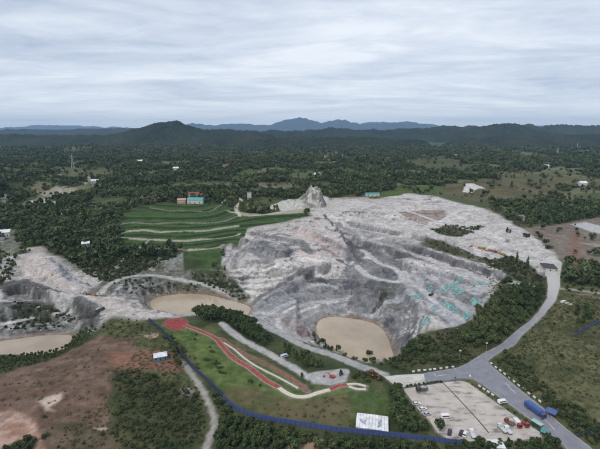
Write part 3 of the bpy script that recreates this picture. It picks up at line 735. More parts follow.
def plain(name, c, rough=.7, vary=.12, scale=1.5, spec=.3, metal=0.0, coord='Object', bump=0.0):
    m, n, l, b = mat(name, rough, spec)
    t = n.new('ShaderNodeTexCoord')
    f = add_noise(n, l, scale, 5, t.outputs[coord])
    l.new(tint(n, l, tuple(c), ramp_f(n, l, f, 1 - vary, 1 + vary)), b.inputs['Base Color'])
    b.inputs['Metallic'].default_value = metal
    if bump:
        bp = n.new('ShaderNodeBump'); bp.inputs['Strength'].default_value = bump; bp.inputs['Distance'].default_value = .1
        l.new(f, bp.inputs['Height']); l.new(bp.outputs[0], b.inputs['Normal'])
    return m
def ground_material():
    m, n, l, b = mat('ground', .95, .12)
    a = n.new('ShaderNodeAttribute'); a.attribute_name = 'ground_colour'
    k = n.new('ShaderNodeAttribute'); k.attribute_name = 'rockiness'
    t = n.new('ShaderNodeTexCoord')
    f1 = add_noise(n, l, .22, 6, t.outputs['Object'], .62)
    f2 = add_noise(n, l, 1.1, 6, t.outputs['Object'], .75)
    mp = n.new('ShaderNodeMapping'); mp.inputs['Scale'].default_value = (.25, .25, 2.4); mp.inputs['Rotation'].default_value = (.25, .12, .5)
    l.new(t.outputs['Object'], mp.inputs[0])
    f3 = add_noise(n, l, .6, 6, mp.outputs[0], .65)             # bedding in the rock
    v = mmul(n, l, ramp_f(n, l, f1, .76, 1.24), ramp_f(n, l, f2, .86, 1.14))
    wv = n.new('ShaderNodeVectorMath'); wv.operation = 'MULTIPLY_ADD'
    nz = n.new('ShaderNodeTexNoise'); nz.inputs['Scale'].default_value = .3; nz.inputs['Detail'].default_value = 3; l.new(t.outputs['Object'], nz.inputs['Vector'])
    l.new(nz.outputs['Color'], wv.inputs[0]); wv.inputs[1].default_value = (4, 4, 4); l.new(t.outputs['Object'], wv.inputs[2])
    cr = n.new('ShaderNodeTexVoronoi'); cr.feature = 'DISTANCE_TO_EDGE'; cr.inputs['Scale'].default_value = .22; l.new(wv.outputs[0], cr.inputs['Vector'])
    bed = mmul(n, l, ramp_f(n, l, f3, .80, 1.18), ramp_f(n, l, cr.outputs['Distance'], .72, 1.0, 0, .09))
    mixn = n.new('ShaderNodeMix'); mixn.data_type = 'FLOAT'
    l.new(k.outputs['Fac'], mixn.inputs['Factor']); mixn.inputs[2].default_value = 1.0; l.new(bed, mixn.inputs[3])
    l.new(tint(n, l, a.outputs['Color'], mmul(n, l, v, mixn.outputs[0])), b.inputs['Base Color'])
    bp = n.new('ShaderNodeBump'); bp.inputs['Distance'].default_value = 0.3
    l.new(mmul(n, l, ramp_f(n, l, k.outputs['Fac'], .35, 1.0, 0, 1), 1.0), bp.inputs['Strength'])
    h = mmul(n, l, mmul(n, l, f1, 1.6), mmul(n, l, f2, .7), 'ADD')
    vo = n.new('ShaderNodeTexVoronoi'); vo.feature = 'F1'; vo.inputs['Scale'].default_value = .8; l.new(t.outputs['Object'], vo.inputs['Vector'])
    h = mmul(n, l, h, mmul(n, l, mmul(n, l, vo.outputs['Distance'], k.outputs['Fac']), 1.0), 'ADD')
    l.new(h, bp.inputs['Height']); l.new(bp.outputs[0], b.inputs['Normal'])
    return m
M_GROUND = ground_material()

# ------------------------------------------------------------------ mesh helpers
def grid_mesh(name, V, nx, ny, smooth=True):
    me = bpy.data.meshes.new(name)
    idx = np.arange(nx * ny, dtype=np.int32).reshape(ny, nx)
    q_ = np.stack([idx[:-1, :-1], idx[:-1, 1:], idx[1:, 1:], idx[1:, :-1]], -1).reshape(-1)
    nf = (nx - 1) * (ny - 1)
    me.vertices.add(nx * ny); me.vertices.foreach_set('co', np.ascontiguousarray(V, np.float32).reshape(-1))
    me.loops.add(nf * 4); me.loops.foreach_set('vertex_index', q_)
    me.polygons.add(nf); me.polygons.foreach_set('loop_start', np.arange(nf, dtype=np.int32) * 4)
    me.update(calc_edges=True)
    if smooth: me.shade_smooth()
    return me
def link(name, me, m=None, parent=None, loc=None, rz=None):
    o = bpy.data.objects.new(name, me)
    if m is not None and me is not None:
        if len(me.materials) == 0: me.materials.append(m)
    col.objects.link(o)
    if parent is not None: o.parent = parent
    if loc is not None: o.location = loc
    if rz is not None: o.rotation_euler = (0, 0, rz)
    return o
def structure(o, label, cat):
    o['kind'] = 'structure'; o['label'] = label; o['category'] = cat
    return o
def tag(o, label, cat, group=None, kind=None):
    o['label'] = label; o['category'] = cat
    if group: o['group'] = group
    if kind: o['kind'] = kind
    return o
me = grid_mesh('ground', np.stack([XX, YY, Z], -1), NX, NY)
att = me.attributes.new('ground_colour', 'FLOAT_COLOR', 'POINT')
att.data.foreach_set('color', np.concatenate([COLR, np.ones(XX.shape + (1,))], -1).astype(np.float32).reshape(-1))
att = me.attributes.new('rockiness', 'FLOAT', 'POINT')
att.data.foreach_set('value', ROCKY.astype(np.float32).reshape(-1))
structure(link('ground', me, M_GROUND), 'land with pale quarry benches, red earth hill and dark wooded plain', 'ground')

# ------------------------------------------------------------------ hills and mountains on the skyline
def hill_material(name, c1, c2, scale):
    m, n, l, b = mat(name, .95, .05)
    t = n.new('ShaderNodeTexCoord')
    f = add_noise(n, l, scale, 8, t.outputs['Object'], .68)
    f2 = add_noise(n, l, scale * .12, 4, t.outputs['Object'])
    r = n.new('ShaderNodeMixRGB'); l.new(ramp_f(n, l, mmul(n, l, mmul(n, l, f, .6), mmul(n, l, f2, .4), 'ADD'), 0, 1, .38, .62), r.inputs[0])
    r.inputs[1].default_value = (*c1, 1); r.inputs[2].default_value = (*c2, 1)
    l.new(r.outputs[0], b.inputs['Base Color'])
    bp = n.new('ShaderNodeBump'); bp.inputs['Strength'].default_value = 1; bp.inputs['Distance'].default_value = 8
    l.new(f, bp.inputs['Height']); l.new(bp.outputs[0], b.inputs['Normal'])
    return m
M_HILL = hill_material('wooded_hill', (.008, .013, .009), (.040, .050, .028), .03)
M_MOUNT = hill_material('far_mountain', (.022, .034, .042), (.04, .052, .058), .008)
SKYLINE = []
def skyline(name, label, dist, depth, pts, m, nx=420, ny=36, seed=0, rough=.25, fine=0.0, near=1.0, jag=1.9):
    """a ridge whose crest stands dist metres away; pts are (photo x, photo y) of its crest line"""
    pts = sorted(pts); ny = ny | 1
    px = np.linspace(pts[0][0], pts[-1][0], nx)
    yy = np.interp(px, [p[0] for p in pts], [p[1] for p in pts])
    ker = np.hanning(5); ker /= ker.sum(); k = len(ker) // 2
    yy = np.convolve(np.pad(yy, k, mode='edge'), ker, 'valid')
    yy = yy - jag * fbm(px, px * 0 + seed, 13, 5, seed, .62)
    x = (px - CX) / FOC * dist
    crest = CAM_Z + dist * (HORIZON - yy) / FOC
    v = np.linspace(-1, 1, ny)
    X, Vv = np.meshgrid(x, v)
    Y = dist + Vv * depth + 0.12 * depth * fbm(X, X * 0, depth * 1.3, 3, seed)
    prof = np.clip(1 - np.abs(Vv), 0, 1) ** near
    base = -8.0
    spur = 1 - rough * (1 - prof) * np.clip(.5 + 1.3 * fbm(X, Y, depth * .45, 4, seed + 3), 0, 1.4)
    tt_ = np.linspace(0, 1, nx)
    ends = sstep(0, .09, tt_) * sstep(1, .91, tt_)
    Zh = base + (crest[None, :] - base) * prof * spur
    Zh += fbm(X, Y, depth * .09, 4, seed + 9) * (crest[None, :] - base) * .05 * np.sqrt(prof)
    if fine: Zh += fine * fbm(X, Y, 26, 2, seed + 12) * prof ** .3
    Zh = base - 6 + (Zh - base + 6) * ends[None, :]
    SKYLINE.append((name, dist, depth))
    return structure(link(name, grid_mesh(name, np.stack([X, Y, Zh], -1), nx, ny), m), label, 'hill')
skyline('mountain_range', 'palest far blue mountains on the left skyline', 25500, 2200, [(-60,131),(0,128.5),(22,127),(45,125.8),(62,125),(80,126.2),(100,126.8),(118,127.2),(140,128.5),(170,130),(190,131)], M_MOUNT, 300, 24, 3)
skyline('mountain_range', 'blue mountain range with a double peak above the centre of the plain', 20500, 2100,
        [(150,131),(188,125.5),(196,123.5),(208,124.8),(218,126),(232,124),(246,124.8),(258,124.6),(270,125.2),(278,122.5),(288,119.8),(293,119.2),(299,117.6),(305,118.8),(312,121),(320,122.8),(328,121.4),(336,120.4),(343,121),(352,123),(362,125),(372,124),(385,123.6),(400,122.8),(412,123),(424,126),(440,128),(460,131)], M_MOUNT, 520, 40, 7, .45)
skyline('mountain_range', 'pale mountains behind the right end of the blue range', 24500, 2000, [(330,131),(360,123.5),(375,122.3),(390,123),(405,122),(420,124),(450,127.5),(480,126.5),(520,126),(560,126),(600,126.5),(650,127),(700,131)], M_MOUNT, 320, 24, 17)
skyline('hill', 'low bluish hills along the left horizon', 9000, 900, [(-80,131.5),(0,130),(30,129.2),(60,129.8),(90,128.5),(120,128.2),(140,127.8),(160,129),(190,131.5)], M_HILL, 360, 24, 23, .3)
skyline('hill', 'dark wooded hill with a broad peak left of centre', 3900, 620,
        [(70,137),(115,134),(132,130.5),(145,127.3),(156,124.6),(163,123),(171,121.8),(179,121.2),(184,122),(188,124.6),(196,127.2),(205,129.5),(215,130),(222,129.4),(236,130.5),(250,132.5),(290,136)], M_HILL, 420, 60, 29, .6, 7)
skyline('hill', 'low dark wooded ridge below the blue mountains', 5600, 620,
        [(165,134),(210,130.6),(222,128.8),(235,129.6),(248,130.6),(262,131),(276,130.4),(290,130.8),(305,130.2),(318,129.6),(328,128),(334,127.4),(341,129),(352,130),(365,129.6),(380,130.2),(395,128.8),(410,128.4),(425,127.6),(440,127),(452,128.2),(470,131),(520,134)], M_HILL, 480, 40, 37, .6, 7, 1.0, 2.6)
skyline('hill', 'dark wooded hill range along the right skyline', 6400, 700,
        [(375,133),(420,128.6),(432,127),(445,126.2),(458,127),(470,125.2),(482,126.4),(494,125),(520,124.6),(532,126),(545,125.4),(560,124.8),(575,126),(590,124.8),(605,125),(640,126),(680,130),(720,134)], M_HILL, 460, 50, 43, .6, 7, 1.0, 3.2)
skyline('hill', 'rounded hill with small pale quarry scars on the right', 5000, 520,
        [(425,136),(455,132),(470,128.5),(482,126),(492,124.4),(500,123.8),(508,124),(518,126),(530,129.5),(545,132),(575,135)], M_HILL, 300, 50, 47, .6, 7)
skyline('hill', 'low wooded rise in front of the right hills', 3600, 380,
        [(430,141),(460,138.5),(490,136.5),(520,136),(550,135.5),(580,134),(610,133),(650,134),(700,138)], M_HILL, 360, 40, 53, .6, 7)
skyline('hill', 'low wooded rise in front of the central ridge', 3300, 360,
        [(230,142),(260,139),(290,137),(320,136.5),(350,137),(385,137.5),(420,140),(440,143)], M_HILL, 340, 40, 59, .6, 7)
skyline('hill', 'low wooded rise on the left in front of the horizon', 4200, 420,
        [(-60,138),(-20,135),(20,134),(60,134.5),(100,135),(130,136.5),(150,139)], M_HILL, 340, 30, 61, .4, 5)

# ------------------------------------------------------------------ haze
def box_mesh(name, x0, x1, y0, y1, z0, z1):
    me = bpy.data.meshes.new(name)
    v = [(x, y, z) for z in (z0, z1) for y in (y0, y1) for x in (x0, x1)]
    me.from_pydata(v, [], [(0, 2, 3, 1), (4, 5, 7, 6), (0, 1, 5, 4), (2, 6, 7, 3), (0, 4, 6, 2), (1, 3, 7, 5)])
    return me
hm = bpy.data.materials.new('haze'); hm.use_nodes = True
hn, hl = hm.node_tree.nodes, hm.node_tree.links
hn.clear()
ho = hn.new('ShaderNodeOutputMaterial'); hv = hn.new('ShaderNodeVolumePrincipled')
hv.inputs['Color'].default_value = (.46, .70, 1.0, 1)
hv.inputs['Density'].default_value = HAZE = 0.000036
hv.inputs['Anisotropy'].default_value = 0.0
hl.new(hv.outputs[0], ho.inputs['Volume'])
hz = link('haze', box_mesh('haze', -29000, 29000, -2000, 28500, -40, 860), hm)
tag(hz, 'thin blue haze over the plain and mountains', 'haze', kind='stuff')

# ------------------------------------------------------------------ water, roads, paving
def cdt(P, spacing, inner=True):
    P = np.asarray(P, float)
    pts = [Vector(p) for p in P]
    if inner:
        x0, y0 = P.min(0); x1, y1 = P.max(0)
        gx, gy = np.meshgrid(np.arange(x0, x1, spacing), np.arange(y0, y1, spacing))
        gx, gy = gx.ravel(), gy.ravel()
        k = inside(gx, gy, P) & (seg_dist(gx, gy, P, True) > spacing * .35)
        pts += [Vector((a, b)) for a, b in zip(gx[k], gy[k])]
    n = len(P)
    r = delaunay_2d_cdt(pts, [], [list(range(n))], 1, 1e-4)
    return r[0], [tuple(f) for f in r[2]]
def densify(P, step):
    out = []; n = len(P)
    for i in range(n):
        a, b = P[i], P[(i + 1) % n]
        m = max(1, int(np.linalg.norm(b - a) / step))
        out += [a + (b - a) * t / m for t in range(m)]
    return np.array(out)
def sheet(name, P, zfun, spacing, m, thick=.3):
    P = np.asarray(P, float)
    A = np.sum(P[:, 0] * np.roll(P[:, 1], -1) - P[:, 1] * np.roll(P[:, 0], -1))
    if A < 0: P = P[::-1]
    vs, fs = cdt(P, spacing)
    me = bpy.data.meshes.new(name)
    v3 = [(v[0], v[1], zfun(v[0], v[1])) for v in vs]
    bm = bmesh.new()
    bv = [bm.verts.new(v) for v in v3]
    for f in fs:
        try:
            q_ = bm.faces.new([bv[i] for i in f])
            if q_.normal.z < 0: q_.normal_flip()
        except ValueError: pass
    bm.normal_update()
    for f in bm.faces:
        if f.normal.z < 0: f.normal_flip()
    if thick:
        be = [e for e in bm.edges if e.is_boundary]
        r = bmesh.ops.extrude_edge_only(bm, edges=be)
        for v in [g for g in r['geom'] if isinstance(g, bmesh.types.BMVert)]: v.co.z -= thick
    bm.to_mesh(me); bm.free()
    return link(name, me, m)
def zb(x, y): return float(sample(ZB, x, y))

def water_material():
    m, n, l, b = mat('muddy_water', .1, .5)
    t = n.new('ShaderNodeTexCoord')
    f = add_noise(n, l, .03, 5, t.outputs['Object'], .6)
    r = n.new('ShaderNodeMixRGB'); l.new(ramp_f(n, l, f, 0, 1, .35, .65), r.inputs[0])
    r.inputs[1].default_value = (.30, .232, .16, 1); r.inputs[2].default_value = (.42, .335, .235, 1)
    l.new(r.outputs[0], b.inputs['Base Color'])
    w = add_noise(n, l, .8, 4, t.outputs['Object'])
    bp = n.new('ShaderNodeBump'); bp.inputs['Strength'].default_value = .25; bp.inputs['Distance'].default_value = .12
    l.new(w, bp.inputs['Height']); l.new(bp.outputs[0], b.inputs['Normal'])
    return m
M_WATER = water_material()
def grow(P, d):
    nxt, prv = np.roll(P, -1, 0), np.roll(P, 1, 0)
    t = nxt - prv; nrm = np.stack([t[:, 1], -t[:, 0]], 1) / np.maximum(np.linalg.norm(t, axis=1), 1e-6)[:, None]
    A = np.sum(P[:, 0] * nxt[:, 1] - P[:, 1] * nxt[:, 0])
    return P + nrm * d * (1 if A > 0 else -1)
for (P, lv), lab in zip(PONDS, ('muddy pond below the dark cliff at the left edge', 'muddy pond inside the curved pale causeway', 'large round muddy pond at the bottom of the pit')):
    structure(sheet('pond', grow(P, 1.0)[::2], lambda x, y: lv, 6, M_WATER, 0), lab, 'pond')

def asphalt_material(name, c, scale=.25, stain=.0, dusty=None):
    m, n, l, b = mat(name, .88, .2)
    t = n.new('ShaderNodeTexCoord')
    f1 = add_noise(n, l, scale, 6, t.outputs['Object'], .6)
    f2 = add_noise(n, l, 3.0, 4, t.outputs['Object'], .6)
    v = mmul(n, l, ramp_f(n, l, f1, .80, 1.18), ramp_f(n, l, f2, .92, 1.08))
    if stain:
        mp = n.new('ShaderNodeMapping'); mp.inputs['Rotation'].default_value = (0, 0, math.radians(-25)); mp.inputs['Scale'].default_value = (.11, .30, 1)
        l.new(t.outputs['Object'], mp.inputs[0])
        f3 = add_noise(n, l, 1.0, 5, mp.outputs[0], .6)
        v = mmul(n, l, v, ramp_f(n, l, f3, 1.0, 1 - stain, .52, .68))
    base = tint(n, l, c, v)
    if dusty:                                     # white rock dust tracked out of the quarry along the road
        sx = n.new('ShaderNodeSeparateXYZ'); l.new(t.outputs['Object'], sx.inputs[0])
        f4 = add_noise(n, l, .12, 5, t.outputs['Object'], .6)
        k = mmul(n, l, sx.outputs['Y'], mmul(n, l, f4, 40.0), 'ADD')
        mx = n.new('ShaderNodeMixRGB'); l.new(ramp_f(n, l, k, .08, .85, dusty[0] + 20, dusty[1] + 20), mx.inputs[0])
        l.new(base, mx.inputs[1]); mx.inputs[2].default_value = (.50, .475, .45, 1); base = mx.outputs[0]
    l.new(base, b.inputs['Base Color'])
    return m
M_ASPH = asphalt_material('asphalt', (.19, .193, .22), dusty=(255, 360))
M_CONC = asphalt_material('concrete_lot', (.46, .412, .365), .12, .62)
M_CONC2 = asphalt_material('concrete_apron', (.50, .47, .43), .2, .35)
M_DUST = asphalt_material('dusty_concrete', (.47, .445, .42), .2, .2)
M_RED = plain('red_paving', (.26, .046, .042), .85, .42, .5)
M_REDP = plain('red_path', (.29, .064, .046), .85, .45, .5)
M_REDO = plain('worn_red_path', (.22, .095, .06), .9, .4, .4)
M_CREAM = plain('cream_path', (.56, .50, .40), .85, .12, .8)
M_KERB = plain('kerb', (.36, .345, .32), .85, .3, .6)
M_WHITEP = plain('road_paint', (.68, .68, .67), .7, .25, 2.0)
road = structure(sheet('road', densify(ROAD, 5), lambda x, y: zb(x, y) + .03, 5, M_ASPH), 'grey asphalt road with a junction beside the car park', 'road')
structure(sheet('car_park', densify(LOT, 5), lambda x, y: zb(x, y) + .022, 5, M_CONC), 'stained pale concrete car park at the junction', 'car park')
structure(sheet('apron', densify(APRON, 5), lambda x, y: zb(x, y) + .014, 5, M_CONC2), 'pale concrete apron at the end of the side road', 'pavement')
structure(sheet('quarry_entrance', densify(YARD, 4), lambda x, y: zb(x, y) + .018, 5, M_DUST), 'dusty white quarry entrance at the top of the road', 'pavement')
plaza = structure(sheet('plaza', densify(PLAZA, 3), lambda x, y: zb(x, y) + .03, 4, M_RED), 'red paved viewing plaza at the head of the red path', 'pavement')
def strip(name, P, w0, w1, zoff, m, parent=None, thick=.25, zf=zb):
    """a ribbon along P between side offsets w0 and w1"""
    P = np.asarray(P, float)
    t = np.gradient(P, axis=0); t /= np.linalg.norm(t, axis=1)[:, None]
    nrm = np.stack([-t[:, 1], t[:, 0]], 1)
    bm = bmesh.new(); rows = []
    for p, q_ in zip(P, nrm):
        a, b = p + q_ * w0, p + q_ * w1
        za, zb_ = zf(*a) + zoff, zf(*b) + zoff
        rows.append([bm.verts.new((a[0], a[1], za - thick)), bm.verts.new((a[0], a[1], za)), bm.verts.new((b[0], b[1], zb_)), bm.verts.new((b[0], b[1], zb_ - thick))])
    for r0, r1 in zip(rows[:-1], rows[1:]):
        for k in range(3): bm.faces.new((r0[k], r1[k], r1[k + 1], r0[k + 1]))
    bm.faces.new(rows[0]); bm.faces.new(rows[-1][::-1])
    bmesh.ops.recalc_face_normals(bm, faces=bm.faces)
    me = bpy.data.meshes.new(name); bm.to_mesh(me); bm.free()
    return link(name, me, m, parent)
for P, w, m, lab in ((RED1, 1.6, M_REDP, 'long red footpath winding down from the red plaza'), (CREAM1, 1.35, M_CREAM, 'cream curved stretch of the footpath on the lawn'), (RED2, 1.4, M_REDP, 'short red stretch of footpath beside the excavator yard'),
                     (CREAM2, .9, M_CREAM, 'upper cream branch at the right end of the footpath'), (CREAM3, .8, M_CREAM, 'lower cream branch at the right end of the footpath'), (RED3, 1.25, M_REDO, 'worn red footpath nearer to the pit'), (CREAM4, .6, M_CREAM, 'narrow cream path between the two red paths')):
    o = structure(strip('footpath', P, -w, w, .03 if m is not M_REDO else .022, m), lab, 'path')
    if m in (M_REDP,):
        for s_ in (-1, 1): strip('kerb', P, s_ * w, s_ * (w + .22), .09, M_KERB, o, .3)
# road edge kerbs and painted lines
def rl(pts): return line(pts, 3.0)
for pts in ([(424,373.5),(440,371),(459,367.5),(470,362),(483,354),(499,346),(509,338),(519,329),(530,321)], [(592,449),(575,436),(560,424),(540,406),(520,390),(502,375),(490,365)], [(488,360),(500,352),(514,345),(521,336),(529,329),(545,314)], [(568,449),(548,431.5),(527,416.5),(503,399.5),(483,384.5)]):
    strip('kerb', rl(pts), -.16, .16, .13, M_KERB, road, .35)
for pts in ([(582,452),(565,437),(552,424),(545,417)], [(579,452),(562,437),(549.5,424),(543,418)], [(516,393),(508,386.5)], [(504,384),(499,380)], [(497,377),(492,374.5)], [(489,374),(485.5,370.5)], [(505,383),(510,386)],
            [(434,373.6),(436,376.2)], [(436,376.2),(446,374.6)], [(531,323.5),(524,331),(516,338)], [(540,315),(535,320)]):
    strip('marking', rl(pts), -.11, .11, .036, M_WHITEP, road, .02)
M_DARKLINE = plain('drain_channel', (.11, .095, .08), .9, .3, .6)
car_park = bpy.data.objects['car_park']
strip('drain_channel', line([(443,382.8),(455,395),(467,408),(478,420),(489,433)], 3), -.35, .35, .03, M_DARKLINE, car_park, .05)
strip('low_wall', line([(404,388.2),(425,385.2),(443,382.2)], 3), -.2, .2, .45, plain('dark_kerb_wall', (.10, .095, .09), .9), car_park, .6)

# ------------------------------------------------------------------ vegetation
def quads_mesh(name, V, var, m, tris=None):
    n = len(V)
    me = bpy.data.meshes.new(name)
    me.vertices.add(n * 4); me.vertices.foreach_set('co', V.astype(np.float32).reshape(-1))
    me.loops.add(n * 4); me.loops.foreach_set('vertex_index', np.arange(n * 4, dtype=np.int32))
    me.polygons.add(n); me.polygons.foreach_set('loop_start', np.arange(n, dtype=np.int32) * 4)
    me.update(calc_edges=True)
    a = me.attributes.new('leaf', 'FLOAT', 'FACE'); a.data.foreach_set('value', var.astype(np.float32))
    me.materials.append(m)
    return me
def leaf_quads(P, Nrm, size, rng):
    n = len(P)
    a = rng.normal(size=(n, 3)); t = np.cross(Nrm, a); t /= np.linalg.norm(t, axis=1)[:, None] + 1e-9
    b = np.cross(Nrm, t)
    s = size * rng.uniform(.6, 1.35, n)[:, None]
    return np.stack([P - t * s - b * s * .7, P + t * s * .8 - b * s, P + t * s + b * s * .75, P - t * s * .7 + b * s], 1)
def crown(seed, n, size, kind):
    rng = np.random.default_rng(seed)
    if kind == 'broad':
        nb = rng.integers(8, 12)
        ctr = rng.normal(size=(nb, 3)); ctr /= np.linalg.norm(ctr, axis=1)[:, None]
        ctr *= rng.uniform(.35, 1, (nb, 1)) * np.array([.27, .27, .25]); ctr[:, 2] += .60
        ctr[:, 2] = np.maximum(ctr[:, 2], .36)
        rad = rng.uniform(.12, .21, nb)
    elif kind == 'tall':
        nb = 9
        h = np.linspace(.25, .93, nb)
        ctr = np.stack([rng.normal(0, .045, nb), rng.normal(0, .045, nb), h], 1); rad = np.interp(h, [.2, .4, 1], [.11, .15, .055])
    elif kind == 'poplar':
        nb = 11
        h = np.linspace(.12, .95, nb)
        ctr = np.stack([rng.normal(0, .015, nb), rng.normal(0, .015, nb), h], 1); rad = np.interp(h, [.1, .35, 1], [.07, .10, .03])
    else:                                     # shrub
        nb = rng.integers(6, 9)
        ctr = np.stack([rng.uniform(-.42, .42, nb), rng.uniform(-.42, .42, nb), rng.uniform(.28, .66, nb)], 1); rad = rng.uniform(.22, .36, nb)
    k = rng.choice(nb, n, p=rad ** 2 / (rad ** 2).sum())
    d = rng.normal(size=(n, 3)); d /= np.linalg.norm(d, axis=1)[:, None]
    r = rad[k] * rng.uniform(.55, 1.08, n) ** .6
    P = ctr[k] + d * r[:, None]
    P[:, 2] = np.maximum(P[:, 2], .03)
    nr = d * .75 + rng.normal(size=(n, 3)) * .6; nr /= np.linalg.norm(nr, axis=1)[:, None]
    var = np.clip(.5 + .25 * rng.normal(size=n) + .35 * (rng.random(nb)[k] - .5), 0, 1)
    return leaf_quads(P, nr, size, rng), var
def leaf_material(name, c1, c2, c3_, hue=.0):
    m, n, l, b = mat(name, .75, .2)
    oi = n.new('ShaderNodeObjectInfo')
    pn = add_noise(n, l, .011, 4, oi.outputs['Location'], .6)
    a = n.new('ShaderNodeAttribute'); a.attribute_name = 'leaf'
    r = n.new('ShaderNodeValToRGB')
    r.color_ramp.elements[0].color = (*c1, 1); r.color_ramp.elements[1].color = (*c3_, 1)
    e = r.color_ramp.elements.new(.55); e.color = (*c2, 1)
    l.new(mmul(n, l, mmul(n, l, oi.outputs['Random'], .5), ramp_f(n, l, pn, 0, .55, .35, .65), 'ADD'), r.inputs[0])
    l.new(tint(n, l, r.outputs[0], ramp_f(n, l, a.outputs['Fac'], .55, 1.5, 0, 1)), b.inputs['Base Color'])
    return m
M_LEAF = leaf_material('tree_leaves', (.036, .055, .021), (.060, .086, .031), (.115, .13, .048))
M_LEAFB = leaf_material('shrub_leaves', (.034, .050, .020), (.054, .074, .028), (.10, .105, .045))
M_LEAFF = leaf_material('woodland_leaves', (.038, .058, .027), (.070, .095, .040), (.14, .152, .068))
M_AUTUMN = leaf_material('orange_leaves', (.12, .075, .03), (.15, .085, .035), (.10, .10, .04))
M_GRASS = leaf_material('dry_grass', (.055, .064, .026), (.085, .086, .04), (.14, .12, .062))
M_BARK = plain('bark', (.10, .08, .06), .9, .25, 3)
def trunk_mesh(name, seed, h=.5, r=.03, limbs=4):
    rng = random.Random(seed)
    bm = bmesh.new()
    def tube(a, b, ra, rb, n=6):
        a, b = Vector(a), Vector(b); d = (b - a).normalized(); u = d.orthogonal().normalized(); v = d.cross(u)
        A = [bm.verts.new(a + (u * math.cos(k * 2 * math.pi / n) + v * math.sin(k * 2 * math.pi / n)) * ra) for k in range(n)]
        B = [bm.verts.new(b + (u * math.cos(k * 2 * math.pi / n) + v * math.sin(k * 2 * math.pi / n)) * rb) for k in range(n)]
        for k in range(n): bm.faces.new((A[k], A[(k + 1) % n], B[(k + 1) % n], B[k]))
    tube((0, 0, -.04), (0, 0, h * .5), r, r * .75); tube((0, 0, h * .5), (rng.uniform(-.02, .02), 0, h), r * .75, r * .45)
    for k in range(limbs):
        a = k * 2 * math.pi / limbs + rng.uniform(-.4, .4); z = h * rng.uniform(.55, .95); L = rng.uniform(.12, .2)
        tube((0, 0, z), (math.cos(a) * L, math.sin(a) * L, z + L * .9), r * .5, r * .18, 5)
    me = bpy.data.meshes.new(name); bm.to_mesh(me); bm.free(); me.materials.append(M_BARK)
    return me
CROWNS = {'broad': [quads_mesh('crown', *crown(100 + i, 520, .042, 'broad'), M_LEAF) for i in range(5)],
          'tall': [quads_mesh('crown', *crown(140 + i, 420, .034, 'tall'), M_LEAF) for i in range(3)],
          'poplar': [quads_mesh('crown', *crown(160 + i, 380, .024, 'poplar'), M_LEAF) for i in range(2)],
          'shrub': [quads_mesh('foliage', *crown(180 + i, 300, .075, 'shrub'), M_LEAFB) for i in range(5)],
          'orange': [quads_mesh('foliage', *crown(200 + i, 300, .075, 'shrub'), M_AUTUMN) for i in range(2)]}
TRUNKS = {'broad': [trunk_mesh('trunk', i, .55, .028, 5) for i in range(3)], 'tall': [trunk_mesh('trunk', 9, .8, .02, 4)], 'poplar': [trunk_mesh('trunk', 11, .85, .016, 3)],
          'shrub': [trunk_mesh('stem', 21, .4, .03, 5)], 'orange': [trunk_mesh('stem', 22, .4, .03, 5)]}
def proto_collection(name, meshes):
    c = bpy.data.collections.new(name)
    for i, me in enumerate(meshes):
        o = bpy.data.objects.new('%s_%02d' % (name, i), me); c.objects.link(o)
    return c
def joined(a, b):                                # crown and trunk in one mesh, for the uncounted woods
    bm = bmesh.new(); bm.from_mesh(a); nf = len(bm.faces)
    bm.from_mesh(b); bm.faces.ensure_lookup_table()
    for f in bm.faces[nf:]: f.material_index = 1
    me = bpy.data.meshes.new(a.name); bm.to_mesh(me); bm.free()
    me.materials.append(a.materials[0]); me.materials.append(M_BARK)
    return me
NEARC = proto_collection('near_wood', [joined(CROWNS['broad'][i], TRUNKS['broad'][i % 3]) for i in range(5)] + [joined(CROWNS['tall'][i], TRUNKS['tall'][0]) for i in range(3)])
SHRUBC = proto_collection('shrubbery', [joined(c, TRUNKS['shrub'][0]) for c in CROWNS['shrub']])
FARC = proto_collection('far_wood', [quads_mesh('wood', *crown(300 + i, 130, .085, 'broad'), M_LEAFF) for i in range(6)] + [quads_mesh('wood', *crown(320 + i, 110, .06, 'tall'), M_LEAFF) for i in range(2)])
def tuft(seed):
    rng = np.random.default_rng(seed); n = 26
    P = np.stack([rng.normal(0, .35, n), rng.normal(0, .35, n), rng.uniform(.1, .32, n)], 1)
    nr = rng.normal(size=(n, 3)); nr[:, 2] += .6; nr /= np.linalg.norm(nr, axis=1)[:, None]
    return leaf_quads(P, nr, .14, rng), rng.random(n)
TUFTC = proto_collection('grass_tuft', [quads_mesh('tuft', *tuft(i), M_GRASS) for i in range(5)])

